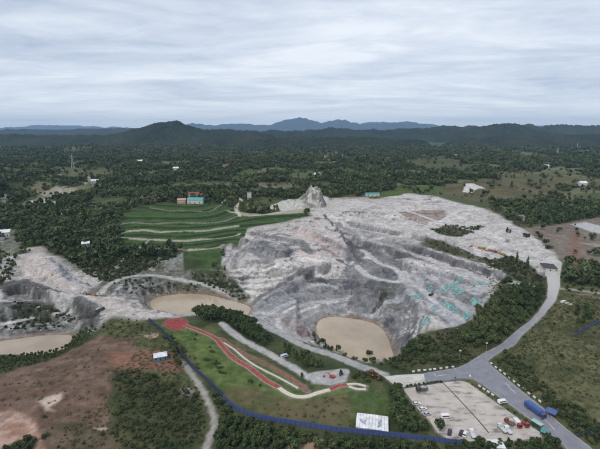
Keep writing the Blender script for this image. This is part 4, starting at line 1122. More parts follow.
def scatter(name, pts, scale, idx, coll, label, cat):
    """uncountable growth: one object that sets out plants on the given points"""
    me = bpy.data.meshes.new(name)
    n = len(pts)
    me.vertices.add(n); me.vertices.foreach_set('co', np.asarray(pts, np.float32).reshape(-1))
    for nm, tp, val in (('size', 'FLOAT', scale), ('turn', 'FLOAT', RNG.uniform(0, 6.28, n)), ('pick', 'INT', idx)):
        a = me.attributes.new(nm, tp, 'POINT'); a.data.foreach_set('value', np.asarray(val, np.float32 if tp == 'FLOAT' else np.int32))
    me.update()
    o = link(name, me)
    ng = bpy.data.node_groups.new(name, 'GeometryNodeTree')
    ng.interface.new_socket('Geometry', in_out='INPUT', socket_type='NodeSocketGeometry'); ng.interface.new_socket('Geometry', in_out='OUTPUT', socket_type='NodeSocketGeometry')
    N, L = ng.nodes, ng.links
    gi, go = N.new('NodeGroupInput'), N.new('NodeGroupOutput')
    ip = N.new('GeometryNodeInstanceOnPoints'); ci = N.new('GeometryNodeCollectionInfo')
    ci.inputs['Collection'].default_value = coll; ci.inputs['Separate Children'].default_value = True; ci.inputs['Reset Children'].default_value = True
    ip.inputs['Pick Instance'].default_value = True
    def named(nm, tp):
        a = N.new('GeometryNodeInputNamedAttribute'); a.data_type = tp; a.inputs['Name'].default_value = nm; return a.outputs['Attribute']
    cx = N.new('ShaderNodeCombineXYZ'); L.new(named('turn', 'FLOAT'), cx.inputs['Z'])
    L.new(gi.outputs[0], ip.inputs['Points']); L.new(ci.outputs[0], ip.inputs['Instance']); L.new(named('pick', 'INT'), ip.inputs['Instance Index'])
    L.new(cx.outputs[0], ip.inputs['Rotation']); L.new(named('size', 'FLOAT'), ip.inputs['Scale']); L.new(ip.outputs[0], go.inputs[0])
    md = o.modifiers.new('plants', 'NODES'); md.node_group = ng
    return tag(o, label, cat, kind='stuff')

def jitter(P, spacing, keep=1.0):
    x0, y0 = P.min(0); x1, y1 = P.max(0)
    gx, gy = np.meshgrid(np.arange(x0, x1, spacing), np.arange(y0, y1, spacing))
    gx = gx.ravel() + RNG.uniform(-.5, .5, gx.size) * spacing; gy = gy.ravel() + RNG.uniform(-.5, .5, gy.size) * spacing
    k = inside(gx, gy, P) & (RNG.random(gx.size) < keep)
    return np.stack([gx[k], gy[k]], 1)
# wooded and bushy zones: outline in the photo, spacing, keep, height range, kinds, what they are
ZONES = [
 ([(470,383.6),(475,384),(485,392),(508,408),(528,421.5),(543,432),(546,435),(540,433),(518,419),(497,404),(478,389)], 2.0, .9, (.6, 1.3), 'shrub', 'low shrub on the verge between car park and main road', 'shrubs on the car park verge'),
 ([(194,306),(204,300),(215,304),(218,318),(205,322),(196,318)], 4.2, .95, (5, 9), 'broad', 'tall olive tree in the clump beside the red plaza', 'olive trees beside the plaza'),
 ([(214,394),(226,412),(240,421),(280,432),(350,442),(384,446),(440,449),(470,451),(470,480),(335,480),(330,452),(288,452),(285,480),(212,480),(218,430)], 3.6, .95, (3.4, 7), 'broad', 'bushy tree in the thicket below the blue fence', 'trees below the long blue fence'),
 ([(214,392),(229,409),(245,418),(280,427),(350,437.5),(384,441),(440,445),(470,448),(470,480),(335,480),(328,443),(290,443),(285,480),(212,480),(222,430)], 2.8, .85, (1.4, 3), 'shrub', 'shrub in the thicket below the blue fence', 'shrubs below the long blue fence'),
 ([(386,381),(397,385),(403,399),(409,411),(419,423),(430,431),(434,438),(394,430),(392,405)], 3.6, .97, (4, 7.5), 'broad', 'dark tree between the white roof and parked cars', 'trees left of the car park'),
 ([(452,441),(492,438),(515,433),(545,435),(560,447),(566,466),(452,466)], 3.2, .95, (2.5, 5.5), 'broad', 'leafy tree along the bottom edge of the car park', 'trees at the bottom of the car park'),
 ([(455,440),(490,437),(515,430),(545,431),(560,443),(566,466),(452,466)], 3.0, .8, (1.2, 2.2), 'shrub', 'shrub along the bottom edge of the car park', 'shrubs at the bottom of the car park'),
 ([(494,362),(506,352),(530,372),(562,398),(600,424),(610,452),(592,446),(575,431),(545,405),(520,388)], 2.4, .8, (1.2, 3.4), 'shrub', 'shrub behind the main road row of white blocks', 'shrubs behind the right row of blocks'),
 ([(500,362),(510,352),(535,372),(565,398),(610,425),(610,445),(592,442),(560,415)], 6.5, .6, (2.8, 5), 'broad', 'young tree behind the main road row of white blocks', 'trees behind the right row of blocks'),
 ([(520,335),(560,300),(605,300),(605,430),(560,395),(515,350)], 9, .35, (.9, 2.2), 'shrub', 'lone shrub on the dry grass hillside', 'shrubs on the right hillside'),
 ([(574,308),(588,305),(592,318),(586,326),(576,324)], 4.5, .9, (3.5, 6), 'broad', 'tree beside the short blue hillside fence', 'trees beside the right blue fence'),
 ([(523,329),(548,330),(560,348),(540,358),(522,352)], 3.4, .8, (.7, 1.2), 'shrub', 'low planted bush right of the bend', 'planted bushes right of the bend'),
 ([(546,288),(547,299),(538,311),(528,321),(508,336),(498,344),(482,351),(462,348),(468,330),(476,315),(490,303),(505,292),(525,287)], 4.0, .97, (4, 8), 'broad', 'dark tree in the wood between netted slope and road', 'wood between netted slope and road'),
 ([(386,366),(392,352),(410,345),(430,336),(462,332),(466,350),(480,352),(470,361),(455,366),(420,368),(400,371)], 3.0, .8, (1.2, 3.2), 'shrub', 'shrub on the bank above the side road blocks', 'shrubs on the bank above the left row of blocks'),
 ([(398,350),(415,340),(428,336),(428,346),(410,354),(400,358)], 5, .9, (3.5, 6.5), 'broad', 'tree on the bank right of the big round pond', 'trees right of the big pond'),
 ([(430,350),(465,346),(478,352),(465,362),(440,365)], 7, .5, (3, 5), 'broad', 'tree on the green bank near the street lamp', 'trees near the street lamp'),
 ([(484,259),(510,256),(530,266),(546,279),(538,284),(512,278),(490,267)], 4.6, .8, (1.5, 3.6), 'shrub', 'shrub on the green wedge below the two poplars', 'shrubs below the two poplars'),
 ([(504,262),(520,264),(528,272),(515,276)], 6, .8, (4, 6), 'broad', 'tree on the green wedge below the two poplars', 'trees below the two poplars'),
 ([(430,229),(446,226),(470,228),(482,231),(466,236),(445,236)], 5, .85, (1.5, 3.4), 'shrub', 'shrub on the dark green island on the white plateau', 'shrubs on the plateau island'),
 ([(425,240),(450,246),(488,261),(480,263),(440,251)], 5.5, .7, (1, 2.6), 'shrub', 'shrub along the dark bench edge above the netted slope', 'shrubs along the bench edge'),
 ([(206,306),(226,308),(262,332),(272,342),(268,349),(246,338),(224,322),(206,321)], 3.6, .97, (4.5, 8), 'broad', 'tree in the row between pond and pale track', 'trees between pond and pale track'),
 ([(282,346),(300,352),(322,364),(326,371),(304,367),(284,355)], 3.2, .97, (2.6, 5.5), 'broad', 'tree in the strip between the two tracks', 'trees between the two tracks'),
 ([(313,337),(322,336),(334,344),(342,352),(330,352),(316,345)], 4.6, .8, (3.5, 6), 'broad', 'tree on the bank at the left end of the big round pond', 'trees left of the big pond'),
 ([(340,358),(365,356),(395,357),(398,369),(372,366),(345,362)], 4.6, .8, (1.5, 3.5), 'shrub', 'shrub on the near bank of the big round pond', 'shrubs on the near bank of the big pond'),
 ([(345,375),(362,371),(385,374),(386,386),(372,388),(352,382)], 4.2, .7, (1.5, 3.2), 'shrub', 'shrub between the excavator yard and the concrete apron', 'shrubs by the concrete apron'),
 ([(186,274),(222,274),(236,284),(249,297),(240,300),(222,292),(200,283)], 3.2, .9, (1.2, 3), 'shrub', 'shrub on the dark slope above the pond with the causeway', 'shrubs above the causeway pond'),
 ([(62,256),(90,250),(118,246),(150,251),(180,256),(150,268),(118,279),(104,282),(90,276)], 2.8, .8, (1.5, 3.8), 'shrub', 'shrub on the rocky slope below the green terraces', 'shrubs below the terraces'),
 ([(112,284),(125,280),(150,280),(205,286),(190,289),(150,290),(132,295)], 3.2, .6, (1.2, 2.6), 'shrub', 'shrub on the inside bank of the curved causeway', 'shrubs inside the causeway'),
 ([(-10,250),(16,256),(18,270),(8,284),(-10,287)], 5.5, .9, (4, 7), 'broad', 'tree at the left edge above the dark cliff', 'trees at the left edge above the cliff'),
 ([(15,303),(60,308),(80,320),(40,330),(5,330)], 3.0, .6, (1.2, 3), 'shrub', 'shrub growing on the dark cliff at the left', 'shrubs on the dark cliff'),
 ([(-10,358),(40,353),(62,349),(72,337),(92,326),(98,330),(85,343),(60,356),(30,366),(-10,378)], 2.6, .97, (1.6, 3.2), 'broad', 'bushy tree on the near bank of the left pond', 'trees by the left pond'),
 ([(112,374),(128,369),(165,379),(204,398),(205,440),(160,462),(112,440),(118,395)], 2.2, .8, (.8, 2.2), 'shrub', 'low shrub in the dark scrub on the red hill', 'scrub on the red hill'),
 ([(112,374),(125,368),(150,372),(190,386),(200,398),(170,398),(120,392)], 5.5, .6, (2, 3.6), 'broad', 'small tree along the top of the scrub on the red hill', 'small trees on the red hill'),
 ([(162,338),(172,338),(186,360),(186,374),(176,374),(166,348)], 4.4, .9, (3, 5.5), 'broad', 'tree beside the upper blue fence near the blue cabin', 'trees by the upper blue fence'),
 ([(100,322),(120,318),(150,322),(155,332),(135,340),(105,335)], 4.5, .5, (.9, 2.2), 'shrub', 'shrub on the rough grass left of the red plaza', 'shrubs left of the red plaza'),
 ([(5,447),(18,440),(34,438),(36,470),(0,470)], 3.2, .95, (2, 3.4), 'shrub', 'dark shrub at the bottom left corner on pink earth', 'shrubs in the bottom left corner'),
 ([(40,428),(112,432),(112,470),(44,470)], 4.5, .45, (.7, 1.6), 'shrub', 'low shrub at the foot of the red hill', 'shrubs at the foot of the red hill'),
 ([(36,412),(46,414),(56,430),(48,442),(40,430)], 3.4, .8, (1, 2), 'shrub', 'low shrub beside the pink earth patch', 'shrubs beside the pink earth'),
 ([(190,333),(206,338),(224,360),(232,374),(222,380),(205,362)], 6.0, .6, (.8, 1.7), 'shrub', 'bush on the garden lawn beside the red path', 'bushes on the garden lawn'),
 ([(158,326),(170,334),(196,360),(214,380),(208,382),(186,362),(164,338)], 3.6, .6, (.8, 1.8), 'shrub', 'bush on the garden side of the upper blue fence', 'bushes along the upper blue fence'),
 ([(268,364),(290,374),(306,384),(300,384),(280,374)], 4, .8, (1.2, 2.4), 'shrub', 'bush beside the worn red path', 'bushes beside the worn red path'),
 ([(562,266),(575,280),(600,285),(600,296),(566,296),(560,284)], 5.0, .6, (1.2, 3.0), 'shrub', 'shrub on the grass right of the quarry entrance', 'shrubs right of the quarry entrance'),
 ([(553,262),(563,262),(566,276),(561,280)], 4.4, .8, (2.5, 5), 'broad', 'tree beside the quarry entrance', 'trees beside the quarry entrance'),
 ([(560,270),(600,272),(605,284),(575,282)], 8, .5, (3, 5), 'broad', 'tree on the grass between brown yard and right track', 'trees above the right track'),
]
rows = []
for zi, (poly, sp, keep, (h0, h1), kind, lab, grp) in enumerate(ZONES):
    P = wpoly(poly)
    J = jitter(P, sp, keep)
    if not len(J): continue
    ok = sample(sdPave, J[:, 0], J[:, 1]) > (1.6 if kind != 'shrub' else .6)
    for W, _ in PONDS: ok &= ~inside(J[:, 0], J[:, 1], W) & (seg_dist(J[:, 0], J[:, 1], W, True) > 1.2)
    for k in ('pale', 'grey', 'lane'): ok &= seg_dist(J[:, 0], J[:, 1], TRACKS[k][0], False) > TRACKS[k][1] + .8
    for x, y in J[ok]:
        h = h0 + (h1 - h0) * random.random() ** 1.3
        z = ground(x, y)
        px, py, dep = project(x, y, z + h * .5)
        rows.append((h / dep, kind if kind != 'broad' or random.random() > .18 else 'tall', x, y, z, h, zi, px, py))
# single plants one can point to
SINGLE = [
 (516.5,262.5,'poplar',13,'taller left one of two slim dark poplars by the white yard'),(527.5,266.5,'poplar',11.5,'shorter right one of two slim dark poplars by the white yard'),
 (211,322,'broad',11,'large olive tree at the head of the dark row by the red plaza'),(440,431,'broad',7.5,'pale green round tree beside the white van in the car park'),
 (369,357,'broad',6,'round dark tree alone at the near shore of the big pond'),(376,378,'orange',5,'orange brown leafed shrub beside the concrete apron'),(371,374,'orange',3.5,'small orange tinted shrub left of the orange brown one'),
 (507,233,'tall',8,'lone dark conifer like tree at the brown yard corner'),(510,233.5,'tall',6.5,'shorter dark tree right beside the lone conifer'),(526,237,'shrub',6,'dark round bush at the left edge of the brown yard'),(545,246,'broad',9,'dark broad tree between white heap and brown yard'),(549,249,'shrub',5,'low dark bush below the broad tree by the brown yard'),
 (560,230,'shrub',4,'small bush alone in the middle of the brown yard'),(577,232,'broad',6,'tree at the head of the rusty strip in the brown yard'),
 (302,378,'tall',4,'slim young tree at the edge of the excavator yard'),(341,376,'tall',4.5,'slim dark tree right of the red excavator'),(250.5,382,'shrub',2.2,'dark round bush on the lawn below the long red path'),(260,386,'shrub',1.4,'small round bush on the lawn below the long red path'),
 (178,366,'broad',6,'dark upright tree right of the blue cabin'),(119,376,'broad',4,'pale topped small tree at the left end of the red hill scrub'),(431,296,'shrub',3,'bush among the teal nets on the slope'),(477,311,'broad',7,'dark tree at the lower edge of the teal nets'),(496,298,'broad',6,'tree above the dark wood near the teal nets'),
 (420,352,'broad',6,'tree at the top of the bank right of the pond'),(393,368,'broad',4,'small tree at the left end of the left block row')]
def plant(kind, x, y, z, h, lab, grp, cat=None):
    nm = {'broad': 'tree', 'tall': 'tree', 'poplar': 'poplar_tree', 'shrub': 'shrub', 'orange': 'shrub'}[kind]
    e = bpy.data.objects.new(nm, None); col.objects.link(e)
    e.location = (x, y, z - .05); e.rotation_euler = (0, 0, random.uniform(0, 6.28))
    s_ = h / (1.0 if kind in ('poplar', 'tall') else .98)
    e.scale = (s_ * random.uniform(1.0, 1.3), s_ * random.uniform(1.0, 1.3), s_)
    e.empty_display_size = .2
    tag(e, lab, 'shrub' if kind in ('shrub', 'orange') else 'tree', grp)
    c, t = random.choice(CROWNS[kind]), random.choice(TRUNKS[kind])
    link(c.name.split('.')[0], c, None, e); link(t.name.split('.')[0], t, None, e)
    return e
for px, py, kind, h, lab in SINGLE:
    x, y, z = G(px, py)
    plant(kind, x, y, z, h, lab, None)
# the row of nine clipped bushes along the top of the car park
ORD = ['first', 'second', 'third', 'fourth', 'fifth', 'sixth', 'seventh', 'eighth', 'ninth', 'tenth', 'eleventh', 'twelfth']
for i, (px, py) in enumerate([(406.7,387.2),(410.8,386.5),(415.3,386),(419.7,385.4),(424.2,384.8),(428.3,384.2),(432.5,383.6),(436.7,383),(441.2,382.4)]):
    x, y, z = G(px, py)
    plant('shrub', x, y, z, 1.7, 'dark clipped bush on the low wall above the car park, %s from the left' % ORD[i], 'clipped bushes along the car park wall')
# dark curved hedges in the garden
hedge_me = quads_mesh('foliage', *crown(400, 420, .06, 'shrub'), M_LEAFB)
for px, py, L, a, lab in ((212,352,4.5,-.3,'short dark hedge at the top of the garden lawn'), (207,360,5,-.2,'dark hedge nearest the upper blue fence on the garden lawn'), (216,364,6,.1,'long dark hedge in the middle of the garden lawn'), (219.5,368,5,.1,'dark hedge just below the long middle hedge'), (222,373,6,-.3,'lowest dark hedge on the garden lawn')):
    x, y, z = G(px, py)
    e = bpy.data.objects.new('hedge', None); col.objects.link(e); e.location = (x, y, z); e.rotation_euler = (0, 0, a); e.scale = (L * .75, 1.5, 1.5)
    tag(e, lab, 'hedge', 'dark hedges on the garden lawn')
    link('foliage', hedge_me, None, e); link('stem', TRUNKS['shrub'][0], None, e)
# largest in the picture become things of their own, the rest are woodland
infr = [r for r in rows if 2 < r[7] < 598 and r[8] < 447]
trees = sorted([r for r in infr if r[1] in ('broad', 'tall')], reverse=True)[:285]
shr = sorted([r for r in infr if r[1] == 'shrub'], reverse=True)[:270]
chosen = set(id(r) for r in trees + shr)
PLACE = {1: [''], 2: ['left', 'right'], 3: ['left', 'centre', 'right'], 5: ['far left', 'left', 'centre', 'right', 'far right'], 7: ['far left', 'left', 'centre left', 'centre', 'centre right', 'right', 'far right']}
SIZES = {1: [''], 2: ['taller', 'smaller'], 3: ['tallest', 'middling', 'smallest'], 4: ['tallest', 'tall', 'small', 'smallest'], 5: ['tallest', 'tall', 'middling', 'small', 'smallest']}
def split(a, n): return [a[len(a) * i // n:len(a) * (i + 1) // n] for i in range(n)]
for zi in range(len(ZONES)):
    for kinds in (('broad', 'tall'), ('shrub',)):
        L = sorted([r for r in trees + shr if r[6] == zi and r[1] in kinds], key=lambda r: r[7])
        if not L: continue
        nb = 7 if len(L) > 30 else 5 if len(L) > 14 else 3 if len(L) > 5 else 2 if len(L) > 2 else 1
        for bi, B_ in enumerate(split(L, nb)):
            B_.sort(key=lambda r: -r[8])
            nr = 3 if len(B_) > 8 else 2 if len(B_) > 3 else 1
            for ri, R_ in enumerate(split(B_, nr)):
                R_.sort(key=lambda r: -r[5])
                for k, r in enumerate(R_):
                    sz = SIZES[min(len(R_), 5)][k * min(len(R_), 5) // len(R_)]
                    pos = ' '.join(w for w in (PLACE[nb][bi], ['front row', 'back row'][ri] if nr == 2 else ['front row', 'middle row', 'back row'][ri] if nr == 3 else '') if w)
                    lab = (sz + ' ' + ZONES[zi][5]).strip() + (', ' + pos if pos else '')
                    plant(r[1], r[2], r[3], r[4], r[5], lab, ZONES[zi][6])
rest = [r for r in rows if id(r) not in chosen]
wt = [r for r in rest if r[1] in ('broad', 'tall')]; ws = [r for r in rest if r[1] == 'shrub']
print('near plants', len(rows), 'trees', len(trees), 'shrubs', len(shr), 'rest', len(wt), len(ws))
scatter('woodland', [(r[2], r[3], r[4] - .05) for r in wt], [r[5] for r in wt], [RNG.integers(0, 5) if r[1] == 'broad' else RNG.integers(5, 8) for r in wt], NEARC, 'uncounted trees of the thickets around the quarry', 'trees')
scatter('undergrowth', [(r[2], r[3], r[4] - .05) for r in ws], [r[5] for r in ws], RNG.integers(0, 5, len(ws)), SHRUBC, 'uncounted low bushes around the quarry and roads', 'bushes')
# woods of the plain
def wood_band(d0, d1, sp, h0, h1, clump):
    xr = d1 * .95 + 60
    gx, gy = np.meshgrid(np.arange(-xr, xr, sp), np.arange(d0 * .55, d1, sp))
    gx = gx.ravel() + RNG.uniform(-.5, .5, gx.size) * sp; gy = gy.ravel() + RNG.uniform(-.5, .5, gy.size) * sp
    d = np.hypot(gx, gy)
    k = (d >= d0) & (d < d1) & (np.abs(gx) < gy * .95 + 60) & (gy > 150)
    gx, gy = gx[k], gy[k]
    bare = sample(BARE, gx, gy)
    gap = fbm(gx, gy * 1.8, 90, 3, 205) + .5 * fbm(gx, gy * 1.6, 300, 2, 207)
    p = np.where(bare < .35, np.clip(.97 - sstep(.06, .30, gap) * .9, 0, 1), np.where(bare < .8, .25, .035))
    mm = (sample(mQ, gx, gy) > .2) | (sample(mW, gx, gy) > .2) | (sample(mT, gx, gy) > .2) | (sample(mP, gx, gy) > .2) | (sample(sdPave, gx, gy) < 5) | (sample(ROCKY, gx, gy) > .2) | (gy < 430) & (bare > .35)
    k = (RNG.random(gx.size) < p) & ~mm
    gx, gy = gx[k], gy[k]
    hh = (h0 * .8 + (h1 * 1.25 - h0 * .8) * RNG.random(gx.size) ** 1.7) * (1 + .35 * fbm(gx, gy, 40, 2, 209))
    return gx, gy, hh
B = [wood_band(330, 900, 5.0, 4, 9, 1), wood_band(900, 1500, 7.0, 6, 11, 1), wood_band(1500, 2400, 11, 9, 15, 1), wood_band(2400, 3600, 18, 13, 20, 1)]
gx, gy, hh = (np.concatenate([b[i] for b in B]) for i in range(3))
print('woods', [len(b[0]) for b in B])
scatter('forest', np.stack([gx, gy, sample(Z, gx, gy) - .2], 1), hh * 1.2, np.where(RNG.random(gx.size) < .85, RNG.integers(0, 6, gx.size), RNG.integers(6, 8, gx.size)), FARC, 'dark woods covering the plain beyond the quarry', 'forest')
# rough grass on meadows, banks and the red hill
def grass(P, sp, keep):
    J = jitter(P, sp, keep)
    ok = (sample(sdPave, J[:, 0], J[:, 1]) > .6)
    for k in ('pale', 'grey', 'lane', 'east'): ok &= seg_dist(J[:, 0], J[:, 1], TRACKS[k][0], False) > TRACKS[k][1] + .3
    return J[ok]
GR = [grass(wpoly(p), sp, kp) for p, sp, kp in (
    ([(545,305),(610,290),(610,455),(592,446),(545,405),(495,362),(520,345)], 1.9, .6), ([(100,330),(150,322),(186,345),(200,385),(206,440),(150,470),(60,470),(60,428),(110,400),(112,372),(140,350)], 2.0, .6),
    ([(228,398),(280,404),(345,395),(352,428),(280,420)], 2.4, .35), ([(386,366),(430,338),(470,330),(500,342),(460,366)], 1.9, .7), ([(0,385),(60,360),(100,345),(110,372),(108,425),(40,412),(0,408)], 3.2, .3), ([(484,258),(545,276),(548,300),(500,345),(470,325),(490,300)], 2.2, .5))]
GR = np.concatenate(GR)
print('tufts', len(GR))
scatter('grass', np.stack([GR[:, 0], GR[:, 1], sample(Z, GR[:, 0], GR[:, 1]) - .03], 1), RNG.uniform(.7, 1.7, len(GR)), RNG.integers(0, 5, len(GR)), TUFTC, 'rough dry grass on the hillsides and meadows', 'grass')

# ------------------------------------------------------------------ built things
def bx(bm, x0, x1, y0, y1, z0, z1, taper=0.0):
    v = [bm.verts.new((x, y, z)) for z, k in ((z0, 0), (z1, taper)) for x, y in ((x0 + k, y0 + k), (x1 - k, y0 + k), (x1 - k, y1 - k), (x0 + k, y1 - k))]
    for f in ((0, 3, 2, 1), (4, 5, 6, 7), (0, 1, 5, 4), (1, 2, 6, 5), (2, 3, 7, 6), (3, 0, 4, 7)): bm.faces.new([v[i] for i in f])
def prism(bm, prof, y0, y1, inset=0.0):           # side profile in x,z swept across y
    A = [bm.verts.new((x, y0, z)) for x, z in prof]; B = [bm.verts.new((x, y1, z)) for x, z in prof]
    n = len(prof)
    bm.faces.new(A); bm.faces.new(B[::-1])
    for i in range(n): bm.faces.new((A[i], B[i], B[(i + 1) % n], A[(i + 1) % n]))
def cyl(bm, c, axis, r, L, n=14, r2=None):
    c = Vector(c); d = Vector(axis).normalized(); u = d.orthogonal().normalized(); v = d.cross(u)
    r2 = r if r2 is None else r2
    A = [bm.verts.new(c - d * L / 2 + (u * math.cos(k * 2 * math.pi / n) + v * math.sin(k * 2 * math.pi / n)) * r) for k in range(n)]
    B = [bm.verts.new(c + d * L / 2 + (u * math.cos(k * 2 * math.pi / n) + v * math.sin(k * 2 * math.pi / n)) * r2) for k in range(n)]
    bm.faces.new(A[::-1]); bm.faces.new(B)
    for k in range(n): bm.faces.new((A[k], A[(k + 1) % n], B[(k + 1) % n], B[k]))
def beam(bm, a, b, w, h=None):
    a, b = Vector(a), Vector(b); h = h or w; d = (b - a).normalized()
    up = Vector((0, 0, 1)) if abs(d.z) < .95 else Vector((0, 1, 0))
    s_ = d.cross(up).normalized() * w / 2; t = s_.cross(d).normalized() * h / 2
    A = [bm.verts.new(a + k) for k in (s_ + t, -s_ + t, -s_ - t, s_ - t)]; B = [bm.verts.new(b + k) for k in (s_ + t, -s_ + t, -s_ - t, s_ - t)]
    bm.faces.new(A); bm.faces.new(B[::-1])
    for k in range(4): bm.faces.new((A[k], B[k], B[(k + 1) % 4], A[(k + 1) % 4]))
_cache = {}
def part(name, m, parent, build, bevel=0.0, loc=None, key=None, rot=None):
    if key is not None and key in _cache: me = _cache[key]
    else:
        bm = bmesh.new(); build(bm)
        bmesh.ops.recalc_face_normals(bm, faces=bm.faces)
        if bevel: bmesh.ops.bevel(bm, geom=list(bm.edges), offset=bevel, segments=2, affect='EDGES', clamp_overlap=True)
        me = bpy.data.meshes.new(name); bm.to_mesh(me); bm.free(); me.materials.append(m)
        if key is not None: _cache[key] = me
    o = link(name, me, None, parent, loc)
    if rot: o.rotation_euler = rot
    return o
def thing(name, label, cat, x, y, z, rz=0.0, group=None):
    e = bpy.data.objects.new(name, None); col.objects.link(e); e.location = (x, y, z); e.rotation_euler = (0, 0, rz); e.empty_display_size = .3
    return tag(e, label, cat, group)
_pm = {}
def paintm(c, rough=.35, spec=.5):
    if (c, rough) not in _pm: _pm[(c, rough)] = plain('paint_%02d' % len(_pm), c, rough, .06, .8, spec)
    return _pm[(c, rough)]
M_GLASS = plain('vehicle_glass', (.02, .024, .03), .08, .1, 1, .6)
M_TYRE = plain('tyre_rubber', (.018, .018, .018), .85, .15, 4)
M_STEEL = plain('dark_steel', (.06, .06, .062), .55, .2, 2, .5)
M_LAMP = plain('lamp_glass', (.7, .68, .6), .15, .05, 1, .6)
M_RIM = plain('wheel_rim', (.42, .42, .43), .4, .1, 3, .5)
def heading(p, q_):
    a, b = G(*p), G(*q_)
    return (a[0] + b[0]) / 2, (a[1] + b[1]) / 2, math.atan2(b[1] - a[1], b[0] - a[0])
def wheels(t, xs, ys, r, w):
    for x in xs:
        for y in (-ys, ys):
            wh = part('wheel', M_TYRE, t, lambda bm: cyl(bm, (0, 0, 0), (0, 1, 0), r, w, 16), 0, (x, y, r), ('tyre', r, w))
            part('rim', M_RIM, wh, lambda bm: cyl(bm, (0, 0, 0), (0, 1, 0), r * .55, w * 1.06, 12), 0, None, ('rim', r, w))
def zpave(x, y): return zb(x, y) + .03
def car(x, y, rz, c, lab, group=None, z=None, van=False):
    t = thing('car' if not van else 'van', lab, 'car' if not van else 'van', x, y, zpave(x, y) if z is None else z, rz, group)
    M = paintm(c)
    if not van:
        part('body', M, t, lambda bm: prism(bm, [(-2.2, .32), (2.2, .32), (2.25, .62), (2.1, .82), (1.15, .95), (-1.7, 1.0), (-2.2, .92), (-2.28, .6)], -.88, .88), .06, None, ('carbody', c))
        part('window_band', M_GLASS, t, lambda bm: prism(bm, [(1.2, .93), (.35, 1.42), (-1.25, 1.45), (-1.9, .97)], -.76, .76), .03, None, 'carglass')
        part('roof', M, t, lambda bm: prism(bm, [(.45, 1.40), (.25, 1.48), (-1.15, 1.50), (-1.35, 1.43)], -.70, .70), .02, None, ('carroof', c))
        for s_ in (-1, 1):
            part('headlight', M_LAMP, t, lambda bm: bx(bm, 2.14, 2.26, s_ * .62 - .18, s_ * .62 + .18, .62, .76), 0, None, ('hl', s_))
            part('tail_light', paintm((.30, .01, .01)), t, lambda bm: bx(bm, -2.27, -2.2, s_ * .66 - .15, s_ * .66 + .15, .68, .85), 0, None, ('tl', s_))
        wheels(t, (-1.35, 1.35), .80, .33, .22)
    else:
        part('body', M, t, lambda bm: prism(bm, [(-2.5, .38), (2.45, .38), (2.55, .75), (2.35, 1.05), (1.75, 1.95), (-2.45, 2.0), (-2.55, 1.0)], -.95, .95), .09, None, ('vanbody', c))
        part('windscreen', M_GLASS, t, lambda bm: prism(bm, [(2.36, 1.10), (1.82, 1.86), (1.80, 1.80), (2.25, 1.05)], -.82, .82), 0, None, 'vanscreen')
        for s_ in (-1, 1):
            part('side_window', M_GLASS, t, lambda bm: bx(bm, -2.1, 1.55, s_ * .955 - .01, s_ * .955 + .01, 1.2, 1.72), 0, None, ('vanwin', s_))
            part('headlight', M_LAMP, t, lambda bm: bx(bm, 2.42, 2.56, s_ * .66 - .16, s_ * .66 + .16, .74, .9), 0, None, ('vhl', s_))
        wheels(t, (-1.55, 1.55), .86, .36, .24)
    return t
